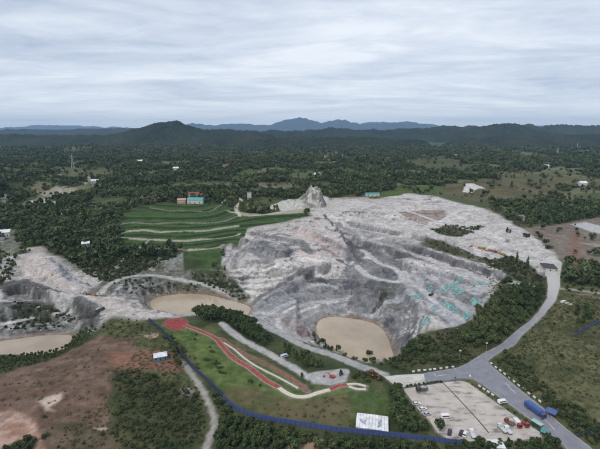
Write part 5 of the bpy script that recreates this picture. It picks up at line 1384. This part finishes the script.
def lorry(x, y, rz, cab, box, L, lab, group=None, z=None, kind='box', name='truck', w=1.25):
    t = thing(name, lab, 'truck', x, y, zpave(x, y) if z is None else z, rz, group)
    h = L / 2
    part('chassis', M_STEEL, t, lambda bm: bx(bm, -h, h - .3, -.5, .5, .55, .95))
    cb = part('cab', paintm(cab), t, lambda bm: prism(bm, [(h - 1.9, .6), (h, .6), (h + .05, 1.4), (h - .2, 2.6), (h - 1.9, 2.7)], -w * .95, w * .95), .08)
    part('windscreen', M_GLASS, cb, lambda bm: prism(bm, [(h + .06, 1.5), (h - .16, 2.45), (h - .2, 2.4), (h - .02, 1.45)], -w * .82, w * .82))
    for s_ in (-1, 1): part('side_window', M_GLASS, cb, lambda bm: bx(bm, h - 1.3, h - .35, s_ * w * .955 - .015, s_ * w * .955 + .015, 1.6, 2.3))
    if kind == 'box':
        bd = part('cargo_box', paintm(box, .6), t, lambda bm: bx(bm, -h, h - 2.1, -w, w, .98, 3.0), .05)
        for k in range(int((L - 2.4) / 1.1)): part('rib', paintm(tuple(v * .8 for v in box), .6), bd, lambda bm: bx(bm, -h + .5 + k * 1.1, -h + .6 + k * 1.1, -w - .03, w + .03, 1.0, 3.05))
    elif kind == 'tarp':
        bd = part('cargo_bed', paintm(box, .6), t, lambda bm: bx(bm, -h, h - 2.1, -w, w, .98, 2.5), .04)
        part('tarpaulin', paintm((box[0] * 1.2, box[1] * 1.2, box[2] * 1.1), .75), t, lambda bm: prism(bm, [(-h - .05, 2.3), (h - 2.05, 2.3), (h - 2.15, 3.2), (h - 3.2, 3.45), (-h + 1.2, 3.4), (-h + .02, 3.1)], -w - .06, w + .06), .15)
        for k in range(int((L - 2.4) / 1.3)): part('rib', paintm(tuple(v * .7 for v in box), .6), bd, lambda bm: bx(bm, -h + .5 + k * 1.3, -h + .62 + k * 1.3, -w - .04, w + .04, 1.0, 2.28))
    elif kind == 'dump':
        part('dump_body', paintm(box, .7), t, lambda bm: prism(bm, [(-h - .2, 1.5), (-h + 1.2, 1.05), (h - 2.2, 1.05), (h - 2.0, 2.7), (-h - .3, 2.3)], -w, w), .05)
        part('load', M_SPOIL, t, lambda bm: prism(bm, [(-h, 2.2), (h - 2.3, 2.5), (h - 3.4, 2.95), (-h + 1.4, 2.8)], -w * .85, w * .85), .12)
    else:                                             # open flat bed
        part('flat_bed', paintm(box, .7), t, lambda bm: bx(bm, -h, h - 2.1, -w, w, .98, 1.2), .03)
        for s_ in (-1, 1): part('side_board', paintm(box, .7), t, lambda bm: bx(bm, -h, h - 2.1, s_ * w - .03, s_ * w + .03, 1.2, 1.65))
    n_ax = [-h + .9, -h + 2.1, h - 1.0] if L > 7.5 else [-h + 1.1, h - 1.0]
    wheels(t, n_ax, w - .22, .5, .32)
    return t
M_SPOIL = plain('crushed_rock', (.40, .37, .34), .95, .3, 3, .1, bump=.6)
def excavator(x, y, z, rz, c, lab, group=None, swing=.5, name='excavator'):
    t = thing(name, lab, 'excavator', x, y, z, rz, group); t.scale = (.78, .78, .78)
    for s_ in (-1, 1):
        tr = part('track', M_STEEL, t, lambda bm: prism(bm, [(-1.9, .25), (-1.6, 0), (1.6, 0), (1.9, .25), (1.9, .65), (1.6, .88), (-1.6, .88), (-1.9, .65)], s_ * 1.15 - .3, s_ * 1.15 + .3), .03, None, ('track', s_))
        for k in range(4): part('roller', M_RIM, tr, lambda bm: cyl(bm, (-1.3 + k * .85, s_ * 1.15, .4), (0, 1, 0), .2, .66, 10), 0, None, ('roller', s_, k))
    M = paintm(c, .55)
    up = part('upper_body', M, t, lambda bm: prism(bm, [(-2.2, 1.0), (1.2, 1.0), (1.3, 1.5), (.1, 1.75), (-2.1, 2.0), (-2.35, 1.6)], -1.3, 1.3), .08, None, None, (0, 0, swing))
    cb = part('cab', M, up, lambda bm: bx(bm, .1, 1.5, .35, 1.25, 1.1, 2.75, .06), .05)
    bo = part('boom', M, t, lambda bm: (beam(bm, (1.0, -.2, 1.5), (3.2, -.2, 3.9), .45, .6), beam(bm, (3.1, -.2, 3.85), (5.4, -.2, 3.4), .4, .5)), 0, None, None, (0, 0, swing))
    part('stick', M, t, lambda bm: beam(bm, (5.2, -.2, 3.6), (5.9, -.2, 1.3), .32, .42), 0, None, None, (0, 0, swing))
    part('bucket', M_STEEL, t, lambda bm: prism(bm, [(5.6, 1.4), (6.3, 1.3), (6.5, .6), (5.9, .25), (5.3, .5)], -.75, .35), .03, None, None, (0, 0, swing))
    part('cab_glass', M_GLASS, up, lambda bm: (bx(bm, .25, 1.56, .45, 1.15, 1.6, 2.5, .04), bx(bm, .3, 1.35, .30, 1.3, 1.65, 2.5, .02)))
    return t
WHITE, SILVER, BLACK, RED, BLUE, YEL = (.72, .72, .71), (.45, .46, .48), (.03, .03, .035), (.33, .035, .03), (.045, .085, .26), (.52, .30, .045)
# vehicles in the car park
def pk(p, q_, c, lab, van=False, grp='vehicles in the car park'):
    x, y, a = heading(p, q_); return car(x, y, a, c, lab, grp, None, van)
def pl(p, q_, cab, box, L, lab, kind, w=1.2, grp='vehicles in the car park'):
    x, y, a = heading(p, q_); o = lorry(x, y, a, cab, box, L, lab, grp, None, kind, 'truck', w); o.scale = (.85, .85, .85); return o
x, y, a = heading((427,391), (416,392)); lorry(x, y, a, (.05, .05, .05), (.10, .10, .10), 6.2, 'small dark truck with a white load near the clipped bushes', 'vehicles in the car park', None, 'dump', 'truck', 1.1)
pk((412.5,405.8), (420,404.2), WHITE, 'white car, topmost of three parked in a slanted row by the trees'); pk((419,411), (426,409.3), WHITE, 'white car, middle one of three parked in a slanted row by the trees')
pk((424,416), (430,414.4), SILVER, 'silver car, lowest of three parked in a slanted row by the trees')
pk((440,418.4), (451,417.6), WHITE, 'white van behind the pale green round tree in the car park', True)
pk((449,436.5), (450,430.5), BLACK, 'black car at the bottom left of the car park', False)
pk((460,437.2), (462.5,431.2), BLACK, 'black car right beside the pale car at the lower edge of the car park', False); pk((463.5,438.2), (466,432.6), WHITE, 'white car squeezed between black car and white flat truck')
pl((474.5,441), (470,431.2), WHITE, (.55, .56, .58), 6, 'white flat bed truck near the drain channel at the lower edge', 'flat'); pk((497.2,404.4), (507,402.2), WHITE, 'white van alone at the road side edge of the car park', True)
pl((505.5,434), (498.5,427), (.6, .61, .6), (.50, .52, .5), 6.6, 'pale grey flat bed truck left of the red trucks', 'flat'); pl((510.5,435), (505.5,429.5), WHITE, (.55, .56, .55), 5.4, 'small white flat bed truck between pale truck and red truck', 'flat')
pl((512.5,426.5), (505.5,422), (.22, .06, .05), (.16, .10, .09), 5.4, 'dark red truck behind the white box truck', 'flat'); pl((514,421.5), (521,430.5), RED, (.70, .70, .70), 6, 'red cab truck with a white cargo box in the car park corner', 'box')
pl((522.5,423.5), (527.5,428.5), (.28, .04, .035), (.24, .05, .045), 4.8, 'small red truck nearest the road in the car park corner', 'flat')
# on the road and tracks
x, y, a = heading((525,405.5), (545,420.5)); lorry(x, y, a, (.05, .07, .16), BLUE, 11.5, 'long blue covered truck driving on the road', None, None, 'tarp', 'truck', 1.4)
def gcar(px, py, rz, c, lab, van=False): x, y, z = G(px, py); return car(x, y, rz, c, lab, None, z + .02, van)
gcar(563.5, 303, .3, WHITE, 'white van parked on the grass beside the quarry road', True); gcar(568.5, 304.5, -.4, WHITE, 'white car parked on the grass beside the white van')
gcar(284.5, 357, .5, (.50, .50, .62), 'pale lilac van between the trees and the grey haul road', True); gcar(318, 448, .1, (.42, .06, .04), 'red car on the bare yellow patch at the bottom edge')
x, y, z = G(332, 377.5); excavator(x, y, z, 2.6, (.42, .085, .03), 'orange red excavator in the pale yard by the footpath')
x, y, z = G(94.5, 296); excavator(x, y, z, .4, (.40, .19, .05), 'rusty orange excavator on the pale track at the left', None, .7); x, y, z = G(87.5, 295); excavator(x, y, z, 2.4, (.14, .075, .04), 'dark brown excavator left of the rusty orange one', None, .3)
x, y, z = G(100, 311); lorry(x, y, .9, (.06, .06, .06), (.10, .09, .08), 7, 'dark dump truck on the pale track above the cliff', None, z, 'dump')
for i, (px, py, a, L, lab) in enumerate(((471,246.5,.3,0,'yellow excavator standing apart at the left end of the machine row'),(481.5,249,2.9,8,'orange cabbed dump truck, leftmost in the machine row on the white yard'),(486,250.8,.9,0,'yellow excavator in the middle of the machine row'),(491.5,251.5,2.7,8,'orange cabbed dump truck right of the middle excavator'),(496,251.6,1.2,8.5,'long ochre dump truck second from the right in the machine row'),(502,255,2.2,7.5,'orange cabbed dump truck at the right end of the machine row'))):
    x, y, z = G(px, py)
    if L: lorry(x, y, a, (YEL, (.42, .15, .05))[i % 2], ((.36, .22, .05), (.30, .12, .06))[i // 2 % 2], L, lab, 'yellow machines on the white yard', z, 'dump', 'dump_truck')
    else: excavator(x, y, z, a, YEL, lab, 'yellow machines on the white yard', .4)

# white concrete blocks along the roads
M_BLOCK = plain('white_painted_concrete', (.70, .70, .68), .8, .12, 1.5); M_BAND = plain('black_band', (.03, .03, .03), .8)
def blocks(pts, lab, grp, off=0.0):
    n = len(pts)
    for i, p in enumerate(pts):
        a, b = G(*pts[max(i - 1, 0)]), G(*pts[min(i + 1, n - 1)])
        x, y, z = G(*p)
        t = thing('barrier_block', lab % ORD[i], 'barrier', x, y, z - .02, math.atan2(b[1] - a[1], b[0] - a[0]), grp)
        part('block', M_BLOCK, t, lambda bm: prism(bm, [(-.95, 0), (.95, 0), (.95, .75), (.85, .85), (-.85, .85), (-.95, .75)], -.28, .28), .03, None, 'block')
        for s_ in (-1, 1): part('black_band', M_BAND, t, lambda bm: bx(bm, s_ * 1.15 - .2, s_ * 1.15 + .2, -.27, .27, 0, .7), 0, None, ('band', s_))
blocks([(413.3,372),(418.8,371),(424.7,370.6),(430,370),(434.5,369.5),(440.8,368.9),(446.7,368.1),(452.8,367.2)], 'white block on the bank edge of the side road, %s from the left', 'white blocks along the side road')
blocks([(491.4,363.9),(495.8,367.8),(500.3,371),(504.7,374.5),(509.4,378.2),(514,381.9),(518.7,385.8),(523.9,389.9),(528.9,393.8),(534.3,397.7),(539.8,401.8)], 'white block on the far verge of the main road, %s from the junction', 'white blocks along the main road')
blocks([(479.6,386.6),(483.9,389.6),(488.2,392.4),(492.6,395.2)], 'white block between car park and main road, %s from the junction', 'white blocks by the car park')
x, y, z = G(470, 377.2)
t = thing('traffic_bollard', 'small white square bollard at the junction corner', 'bollard', x, y, zpave(x, y), .3)
part('base', M_KERB, t, lambda bm: bx(bm, -.6, .6, -.6, .6, 0, .25), .03); part('post', M_BLOCK, t, lambda bm: bx(bm, -.4, .4, -.4, .4, .25, 1.1, .05), .03)
def lamp(px, py, h, lab):
    x, y, z = G(px, py)
    t = thing('street_lamp', lab, 'lamp', x, y, z - .05, 0)
    part('pole', M_GREY, t, lambda bm: cyl(bm, (0, 0, h / 2), (0, 0, 1), .11, h, 8, .07)); part('lamp_head', M_GLOBE, t, lambda bm: (cyl(bm, (0, 0, h + .1), (0, 0, 1), .75, .35, 12, .55), cyl(bm, (0, 0, h - .2), (0, 0, 1), .3, .25, 12, .75)), .03)
    part('footing', M_KERB, t, lambda bm: bx(bm, -.3, .3, -.3, .3, 0, .3))
M_GREY = plain('galvanised_steel', (.32, .33, .34), .5, .1, 2, .5); M_GLOBE = plain('lamp_shade', (.45, .47, .44), .5)
lamp(459.5, 359.5, 6.2, 'street lamp with a round pale head on the green bank'); lamp(486, 351.5, 6.0, 'street lamp beside the road on the bend of the green bank')
x, y, z = G(455, 380.5)
t = thing('sign_post', 'short dark sign post at the corner of the car park', 'sign', x, y, z); part('pole', M_STEEL, t, lambda bm: cyl(bm, (0, 0, 1.2), (0, 0, 1), .07, 2.4, 8)); part('plate', M_STEEL, t, lambda bm: bx(bm, -.4, .4, -.05, .05, 1.5, 2.3))

# blue hoarding fences: every sheet is a piece of its own
M_BLUE = plain('blue_steel_sheet', (.075, .105, .27), .55, .12, .7, .4); M_BLUE2 = plain('dark_blue_steel_sheet', (.04, .055, .13), .6, .15, .7, .4)
def panel_mesh(L, h, m):
    bm = bmesh.new(); n = 8
    prev = None
    for k in range(n + 1):
        x = -L / 2 + L * k / n; yy = .05 if k % 2 else -.02
        cur = (bm.verts.new((x, yy, .0)), bm.verts.new((x, yy, h)), bm.verts.new((x, yy - .03, h)), bm.verts.new((x, yy - .03, 0)))
        if prev:
            for q_ in range(4): bm.faces.new((prev[q_], cur[q_], cur[(q_ + 1) % 4], prev[(q_ + 1) % 4]))
        prev = cur
    bmesh.ops.recalc_face_normals(bm, faces=bm.faces)
    me = bpy.data.meshes.new('panel'); bm.to_mesh(me); bm.free(); me.materials.append(m); return me
post_me = bpy.data.meshes.new('post'); _b = bmesh.new(); bx(_b, -.06, .06, -.14, -.05, -.3, 2.75); _b.to_mesh(post_me); _b.free(); post_me.materials.append(M_STEEL)
def fence(pts, lab, m, L=2.5, h=2.9):
    P = line(pts, .5, Z)
    s_ = np.concatenate([[0], np.cumsum(np.linalg.norm(np.diff(P, axis=0), axis=1))])
    n = max(1, int(s_[-1] / L)); d = np.linspace(0, s_[-1], n + 1)
    Q = np.stack([np.interp(d, s_, P[:, 0]), np.interp(d, s_, P[:, 1])], 1)
    x0, y0 = Q[0]; z0 = ground(x0, y0)
    t = thing('hoarding_fence', lab, 'fence', x0, y0, z0)
    me = panel_mesh(s_[-1] / n * 1.0, h, m)
    for a, b in zip(Q[:-1], Q[1:]):
        c = (a + b) / 2
        za, zb2 = ground(*a), ground(*b)
        o = link('panel', me, None, t, (c[0] - x0, c[1] - y0, min(za, zb2) - z0 - .05)); o.rotation_euler = (0, 0, math.atan2(b[1] - a[1], b[0] - a[0]))
        o2 = link('post', post_me, None, t, (a[0] - x0, a[1] - y0, za - z0)); o2.rotation_euler = o.rotation_euler
fence([(149,321),(160,330),(172,343),(181,355),(192,368),(205,380),(213,388),(222,397.5)], 'dark blue sheet fence descending from the red plaza', M_BLUE2)
fence([(223,398.5),(231,406),(240,412),(256,418.5),(275,422),(300,426),(330,430.5),(350,433),(384,436),(410,439),(440,442.5),(462,445)], 'long bright blue sheet fence along the bottom lawn and car park', M_BLUE)
fence([(574,337),(582,331.5),(590,327),(602,321)], 'short blue fence on the dry grass hillside at the right', M_BLUE, 2.5, 2.2)
fence([(577,437.5),(586,434.5),(600,432.5),(612,431)], 'dark blue fence in the bottom right corner beside the road', M_BLUE2, 2.5, 2.2)
# buildings
def roofed(name, lab, cat, corners, h, wall, roofm, roof_t=.25, over=.3, cols=False, extra=None):
    """flat or shallow roof on walls; corners are photo points at ground level, in order"""
    C4 = np.array([hit(a, b, Z) for a, b in corners]); c = C4.mean(0)
    e1 = (C4[1] - C4[0] + C4[2] - C4[3]) / 2; e2 = (C4[3] - C4[0] + C4[2] - C4[1]) / 2
    L, W = np.linalg.norm(e1), np.linalg.norm(e2); a = math.atan2(e1[1], e1[0])
    z = min(ground(*p) for p in C4)
    t = thing(name, lab, cat, c[0], c[1], z - .1, a)
    L, W = L / 2, W / 2
    if cols:
        for sx in (-1, 0, 1):
            for sy in (-1, 1): part('post', M_STEEL, t, lambda bm: bx(bm, sx * (L - .2) - .08, sx * (L - .2) + .08, sy * (W - .2) - .08, sy * (W - .2) + .08, 0, h))
    else:
        w = part('wall', wall, t, lambda bm: bx(bm, -L, L, -W, W, 0, h))
        part('door', M_STEEL, t, lambda bm: bx(bm, -.5, .5, -W - .03, -W + .05, 0, 2.1))
        for k in range(max(1, int(L / 1.6))):
            wx = -L + 1.0 + k * 2 * (L - 1.0) / max(1, int(L / 1.6) - 1 + 1e-6) if int(L / 1.6) > 1 else L * .55
            if abs(wx) < .9: continue
            wi = part('window', M_GLASS, t, lambda bm: bx(bm, wx - .45, wx + .45, -W - .02, -W + .05, 1.0, 2.0))
            part('sill', M_KERB, wi, lambda bm: bx(bm, wx - .5, wx + .5, -W - .09, -W - .022, .93, 1.0))
    r = part('roof', roofm, t, lambda bm: prism(bm, [(-L - over, h), (L + over, h), (L + over, h + roof_t), (0, h + roof_t * 1.8), (-L - over, h + roof_t)], -W - over, W + over))
    if extra: extra(t, r, L, W, h + roof_t)
    return t, L, W
M_WROOF = plain('white_sheet_roof', (.66, .66, .67), .6, .3, .35); M_WALL = plain('pale_render', (.52, .50, .47), .85, .1, .8); M_DROOF = plain('dark_roof', (.05, .05, .055), .7, .2, 1); M_BWALL = plain('blue_cabin_wall', (.06, .20, .36), .5, .08, 1)
def vents(t, r, L, W, h):
    for k in range(9): part('seam', M_KERB, r, lambda bm: beam(bm, (-L + (k + 1) * 2 * L / 10, -W - .3, h + .2 * .8 * (1 - abs(-1 + (k + 1) / 5)) + .02), (-L + (k + 1) * 2 * L / 10, W + .3, h + .2 * .8 * (1 - abs(-1 + (k + 1) / 5)) + .02), .12, .08))
    for fx, fy, s_ in ((-.65, -.25, .55), (-.45, -.1, .5), (-.5, -.4, .4), (.45, -.1, .6), (.5, -.45, .65), (.55, .2, .5), (.4, -.65, .5), (-.75, -.05, .35)):
        part('roof_vent', M_GREY, r, lambda bm: bx(bm, fx * L - s_, fx * L + s_, fy * W - s_ * .8, fy * W + s_ * .8, h, h + .75, .1))
roofed('flat_roofed_building', 'low building with a white sheet roof and grey vents on the lawn', 'building', [(355.5,431.5),(386.5,435.5),(388.5,421.5),(358,416.5)], 2.8, M_WALL, M_WROOF, .2, .3, False, vents)
roofed('site_cabin', 'blue site cabin with a white roof on red earth', 'cabin', [(154.5,361.5),(167.5,359.5),(166.5,355.5),(153.5,357)], 2.6, M_BWALL, M_WROOF, .15, .25)
roofed('shed', 'white roofed shed at the bottom edge below the car park', 'shed', [(489,452),(504,452.5),(502,445),(488,444.5)], 2.6, M_WALL, M_WROOF, .15, .2)
roofed('blue_canopy', 'open canopy with a blue sheet roof beside the main road', 'canopy', [(546.5,416.3),(557,420.3),(554.5,414),(545,410.5)], 2.8, None, M_BLUE, .15, .2, True)
roofed('gatehouse', 'pale gatehouse with a dark roof at the quarry entrance', 'building', [(540.5,270),(554,271.5),(556,266.5),(543,265.5)], 3.0, M_WALL, M_DROOF, .3, .4)
M_TEAL = plain('teal_sheet', (.06, .27, .25), .7, .15, 1); M_TEALP = plain('pale_teal_sheet', (.30, .46, .42), .7, .15, 1)
roofed('canopy', 'pale teal canopy at the roadside corner of the car park', 'canopy', [(531,424.3),(540.5,430.3),(542.5,427.6),(533,421.6)], 2.3, None, M_TEALP, .1, .1, True)
roofed('canopy', 'dark teal canopy among the bushes below the road', 'canopy', [(540,435.5),(545,437.5),(546,433.5),(541,431.5)], 2.3, None, M_TEAL, .1, .1, True)
# houses far out on the plain
M_TILE = plain('red_tile_roof', (.22, .075, .05), .85, .2, 1); M_TEALR = plain('teal_sheet_roof', (.09, .30, .30), .6, .15, .6); M_PINK = plain('pink_render', (.48, .32, .26), .85, .1, 1); M_GTILE = plain('grey_tile_roof', (.16, .16, .165), .85, .2, 1)
def house(px, py, L, W, h, rz, wall, roofm, lab, grp=None, pitch=.35):
    x, y, z = G(px, py)
    t = thing('house', lab, 'house', x, y, z - .3, rz, grp)
    part('wall', wall, t, lambda bm: bx(bm, -L / 2, L / 2, -W / 2, W / 2, 0, h))
    rf = part('roof', roofm, t, lambda bm: prism(bm, [(-W / 2 - .6, h + .01), (W / 2 + .6, h + .01), (0, h + W * pitch)], -L / 2 - .5, L / 2 + .5), 0, None, None, (0, 0, math.pi / 2))
    part('door', M_STEEL, t, lambda bm: bx(bm, -.7, .7, -W / 2 - .06, -W / 2 + .1, 0, 2.4))
    for k in (-.32, .32):
        wi = part('window', M_GLASS, t, lambda bm: bx(bm, k * L - .8, k * L + .8, -W / 2 - .05, -W / 2 + .1, 1.2, 2.6)); part('sill', M_KERB, wi, lambda bm: bx(bm, k * L - .9, k * L + .9, -W / 2 - .2, -W / 2 - .06, 1.05, 1.19))
VG = 'houses scattered over the plain'
house(196, 203, 24, 12, 6, -.05, M_WALL, M_TEALR, 'long building with a teal roof above the green terraces', None, .28)
house(182, 203.5, 12, 10, 7, .1, M_PINK, M_PINK, 'pink building left of the teal roofed one', None, .15)
house(194, 197, 18, 9, 6, .15, M_WALL, M_TILE, 'red roofed house behind the teal roofed building', None)
house(205, 198, 12, 9, 5, -.5, M_PINK, M_TILE, 'small red roofed house right of the teal roofed building', None)
house(249.5, 199, 7, 7, 12, .1, M_WALL, M_GTILE, 'tall narrow white building in the trees left of the rock pinnacle', None, .1)
house(270, 189, 26, 9, 4, 0, M_WALL, M_GTILE, 'long low pale building behind the trees left of the pinnacle', None, .15)
house(5, 236, 14, 9, 6, .3, M_WALL, M_WROOF, 'white roofed house at the left edge of the picture', None)
house(3, 243, 10, 8, 5, -.2, M_WALL, M_GTILE, 'grey roofed house below the white roofed one at the left edge', None)
house(317, 176.5, 14, 10, 6, .2, M_WALL, M_WROOF, 'white house at the edge of the light green field', None)
house(176, 171, 16, 11, 9, .2, M_WALL, M_WROOF, 'white house in the woods above the terraces', None)
house(154, 202, 12, 9, 6, .2, M_WALL, M_GTILE, 'grey roofed house at the top left of the terraces', None)
house(326, 158, 20, 14, 9, .1, M_WALL, M_TILE, 'red roofed house in the distant wood, centre', None); house(342, 157, 20, 14, 9, -.2, M_WALL, M_WROOF, 'white house right of the distant red roofed one', None)
house(268, 160, 22, 14, 9, .3, M_WALL, M_GTILE, 'distant pale house below the low central ridge', None); house(520, 222, 8, 8, 8, .3, M_PINK, M_GTILE, 'pale house in the trees above the brown yard', None)
house(582, 186, 18, 12, 8, .1, M_WALL, M_WROOF, 'white house by the light fields at the right', None); house(545, 168, 22, 12, 8, .1, M_WALL, M_WROOF, 'white house beyond the light fields at the right', None)
house(455, 157, 24, 14, 9, -.1, M_WALL, M_GTILE, 'distant pale house at the edge of the right hand field', None); house(95, 183, 16, 10, 6, .4, M_WALL, M_WROOF, 'white house by the pale clearing on the left', None)
house(118, 176, 16, 10, 7, .1, M_WALL, M_TILE, 'red roofed house in the woods on the left', None); house(48, 150, 30, 16, 10, .1, M_WALL, M_WROOF, 'white house far out on the left plain', None)
house(372, 196, 26, 9, 5, .08, M_WALL, M_TEAL, 'long green roofed shed at the far rim of the quarry', None, .2)
house(24, 168, 22, 12, 7, .2, M_WALL, M_WROOF, 'white house among fields near the left edge', None); house(60, 178, 20, 11, 6, -.3, M_WALL, M_GTILE, 'grey roofed house above the pale clearing on the left', None)
house(140, 163, 22, 13, 8, .3, M_WALL, M_WROOF, 'white house under the dark peaked hill', None); house(226, 168, 20, 12, 8, -.2, M_WALL, M_TILE, 'red roofed house in the woods left of centre', None)
house(395, 166, 20, 12, 8, .2, M_WALL, M_WROOF, 'white house by the small field right of centre', None); house(424, 150, 28, 15, 9, .1, M_WALL, M_WROOF, 'white house far out below the right hills', None)
house(498, 160, 24, 13, 8, -.2, M_WALL, M_TILE, 'red roofed house far out on the right plain', None); house(590, 162, 24, 13, 8, .2, M_WALL, M_GTILE, 'grey roofed house near the right edge of the plain', None)
house(66, 214, 12, 8, 5, .4, M_WALL, M_GTILE, 'grey roofed farmhouse in the woods above the west track', None); house(86, 246, 8, 6, 4, .4, M_WALL, M_WROOF, 'small white hut at the top of the west track', None)
# pylons
def pylon(px, py, h, lab, m):
    x, y, z = G(px, py)
    t = thing('power_pylon', lab, 'pylon', x, y, z - .5, .4, 'pylons on the plain')
    w = h * .11
    for sx in (-1, 1):
        for sy in (-1, 1): part('leg', m, t, lambda bm: beam(bm, (sx * w, sy * w, 0), (sx * .5, sy * .5, h * .8), .45))
    for k in range(5):
        f = k / 5; r0 = w + (.5 - w) * f; r1 = w + (.5 - w) * (f + .2); z0, z1 = h * .8 * f, h * .8 * (f + .2)
        part('brace', m, t, lambda bm: (beam(bm, (-r0, -r0, z0), (r1, -r1, z1), .3), beam(bm, (r0, -r0, z0), (-r1, -r1, z1), .3), beam(bm, (-r0, r0, z0), (r1, r1, z1), .3), beam(bm, (-r0, -r0, z0), (-r1, r1, z1), .3), beam(bm, (r0, r0, z0), (r1, -r1, z1), .3)))
    part('mast', m, t, lambda bm: beam(bm, (0, 0, h * .78), (0, 0, h), .8))
    for f, L in ((.72, .16), (.83, .20), (.93, .14)): part('cross_arm', m, t, lambda bm: beam(bm, (-h * L, 0, h * f), (h * L, 0, h * f), .5, .6))
M_PYL = plain('galvanised_pylon', (.50, .52, .53), .6, .1, 1)
pylon(73, 168, 44, 'pale steel pylon standing out on the left plain', M_PYL); pylon(357, 146, 50, 'thin distant pylon below the blue mountains', M_PYL); pylon(557, 157, 46, 'pylon on the right plain, left one of two', M_PYL); pylon(577, 149, 46, 'pylon on the right plain, right one of two', M_PYL)
# dust nets draped over the quarry slope
def net_material(name, c):
    m, n, l, b = mat(name, .9, .1)
    t = n.new('ShaderNodeTexCoord')
    mp = n.new('ShaderNodeMapping'); mp.inputs['Scale'].default_value = (.9, .28, 1); mp.inputs['Rotation'].default_value = (0, 0, .7); l.new(t.outputs['Object'], mp.inputs[0])
    f = add_noise(n, l, .8, 6, mp.outputs[0], .65)
    l.new(tint(n, l, c, ramp_f(n, l, f, .7, 1.4)), b.inputs['Base Color'])
    l.new(ramp_f(n, l, f, 0, .88, .40, .56), b.inputs['Alpha'])         # torn, dust-filled mesh
    return m
M_NET = net_material('teal_dust_net', (.17, .37, .35))
def net(pts, lab, m, seed, grp='dust nets on the quarry slope'):
    P = smooth_line(wpoly(pts, Z), 1.5, True)
    nz = fbm(P[:, 0], P[:, 1], 5, 3, seed)
    c = P.mean(0); P = c + (P - c) * (1 + .35 * nz[:, None])
    o = sheet('dust_net', P, lambda x, y: ground(x, y) + .5 + .22 * float(noise(x / 2.3, y / 2.3, seed)), 1.8, m, 0)
    tag(o, lab, 'net', grp)
net([(427,288),(432,286),(433,291),(428,292)], 'small round teal net at the upper left of the netted slope', M_NET, 1)
net([(440,291),(452,284),(461,276),(463,278),(456,286),(445,292)], 'long teal net streak running up the netted slope', M_NET, 2)
net([(448,290),(458,287),(464,291),(459,295),(450,294)], 'teal net patch right of the long streak', M_NET, 3)
net([(438,303),(447,302),(455,307),(459,313),(455,314),(447,308)], 'curved teal net band across the middle of the netted slope', M_NET, 4)
net([(431,308),(436,305),(440,309),(434,311)], 'small teal net left of the curved band', M_NET, 5); net([(470,302),(477,299),(481,304),(474,307)], 'pale teal net at the right end of the netted slope', M_NET, 6)
net([(463,315),(468,312),(471,317),(466,321)], 'teal net just above the dark wood', M_NET, 7); net([(418,323),(426,318),(430,320),(422,326)], 'teal net strip low above the round pond', M_NET, 8)
net([(475,283),(482,281),(485,284),(478,285)], 'small dark teal net high on the right of the netted slope', M_NET, 9); net([(411,297),(420,292),(422,295),(414,300)], 'faint teal net on the left of the netted slope', M_NET, 10)

# loose rock and boulders on the benches
def rock_mesh(seed):
    rng = random.Random(seed); bm = bmesh.new()
    bmesh.ops.create_icosphere(bm, subdivisions=1, radius=.5)
    for v in bm.verts: v.co *= rng.uniform(.65, 1.2); v.co.z *= .75
    me = bpy.data.meshes.new('boulder'); bm.to_mesh(me); bm.free(); me.materials.append(M_ROCKS); return me
def rock_material():
    m, n, l, b = mat('loose_rock', .95, .1)
    oi = n.new('ShaderNodeObjectInfo'); r = n.new('ShaderNodeValToRGB'); l.new(oi.outputs['Random'], r.inputs[0])
    r.color_ramp.elements[0].color = (.10, .10, .10, 1); r.color_ramp.elements[1].color = (.52, .50, .475, 1)
    l.new(r.outputs[0], b.inputs['Base Color']); return m
M_ROCKS = rock_material()
ROCKC = proto_collection('boulder', [rock_mesh(i) for i in range(6)])
J = np.concatenate([jitter(QUARRY, 4.2, .6), jitter(WEST, 3.6, .6)])
k = (sample(sdPave, J[:, 0], J[:, 1]) > 2) & (fbm(J[:, 0], J[:, 1], 22, 3, 501) + .25 * sample(stp, J[:, 0], J[:, 1]) > .08) & (sample(ROCKY, J[:, 0], J[:, 1]) > .6)
for W, _ in PONDS: k &= ~inside(J[:, 0], J[:, 1], W)
J = J[k]; print('rocks', len(J))
scatter('rubble', np.stack([J[:, 0], J[:, 1], sample(Z, J[:, 0], J[:, 1])], 1), .5 + 1.5 * RNG.random(len(J)) ** 4 + .35 * RNG.random(len(J)), RNG.integers(0, 6, len(J)), ROCKC, 'loose broken rock lying on the quarry benches', 'rubble')
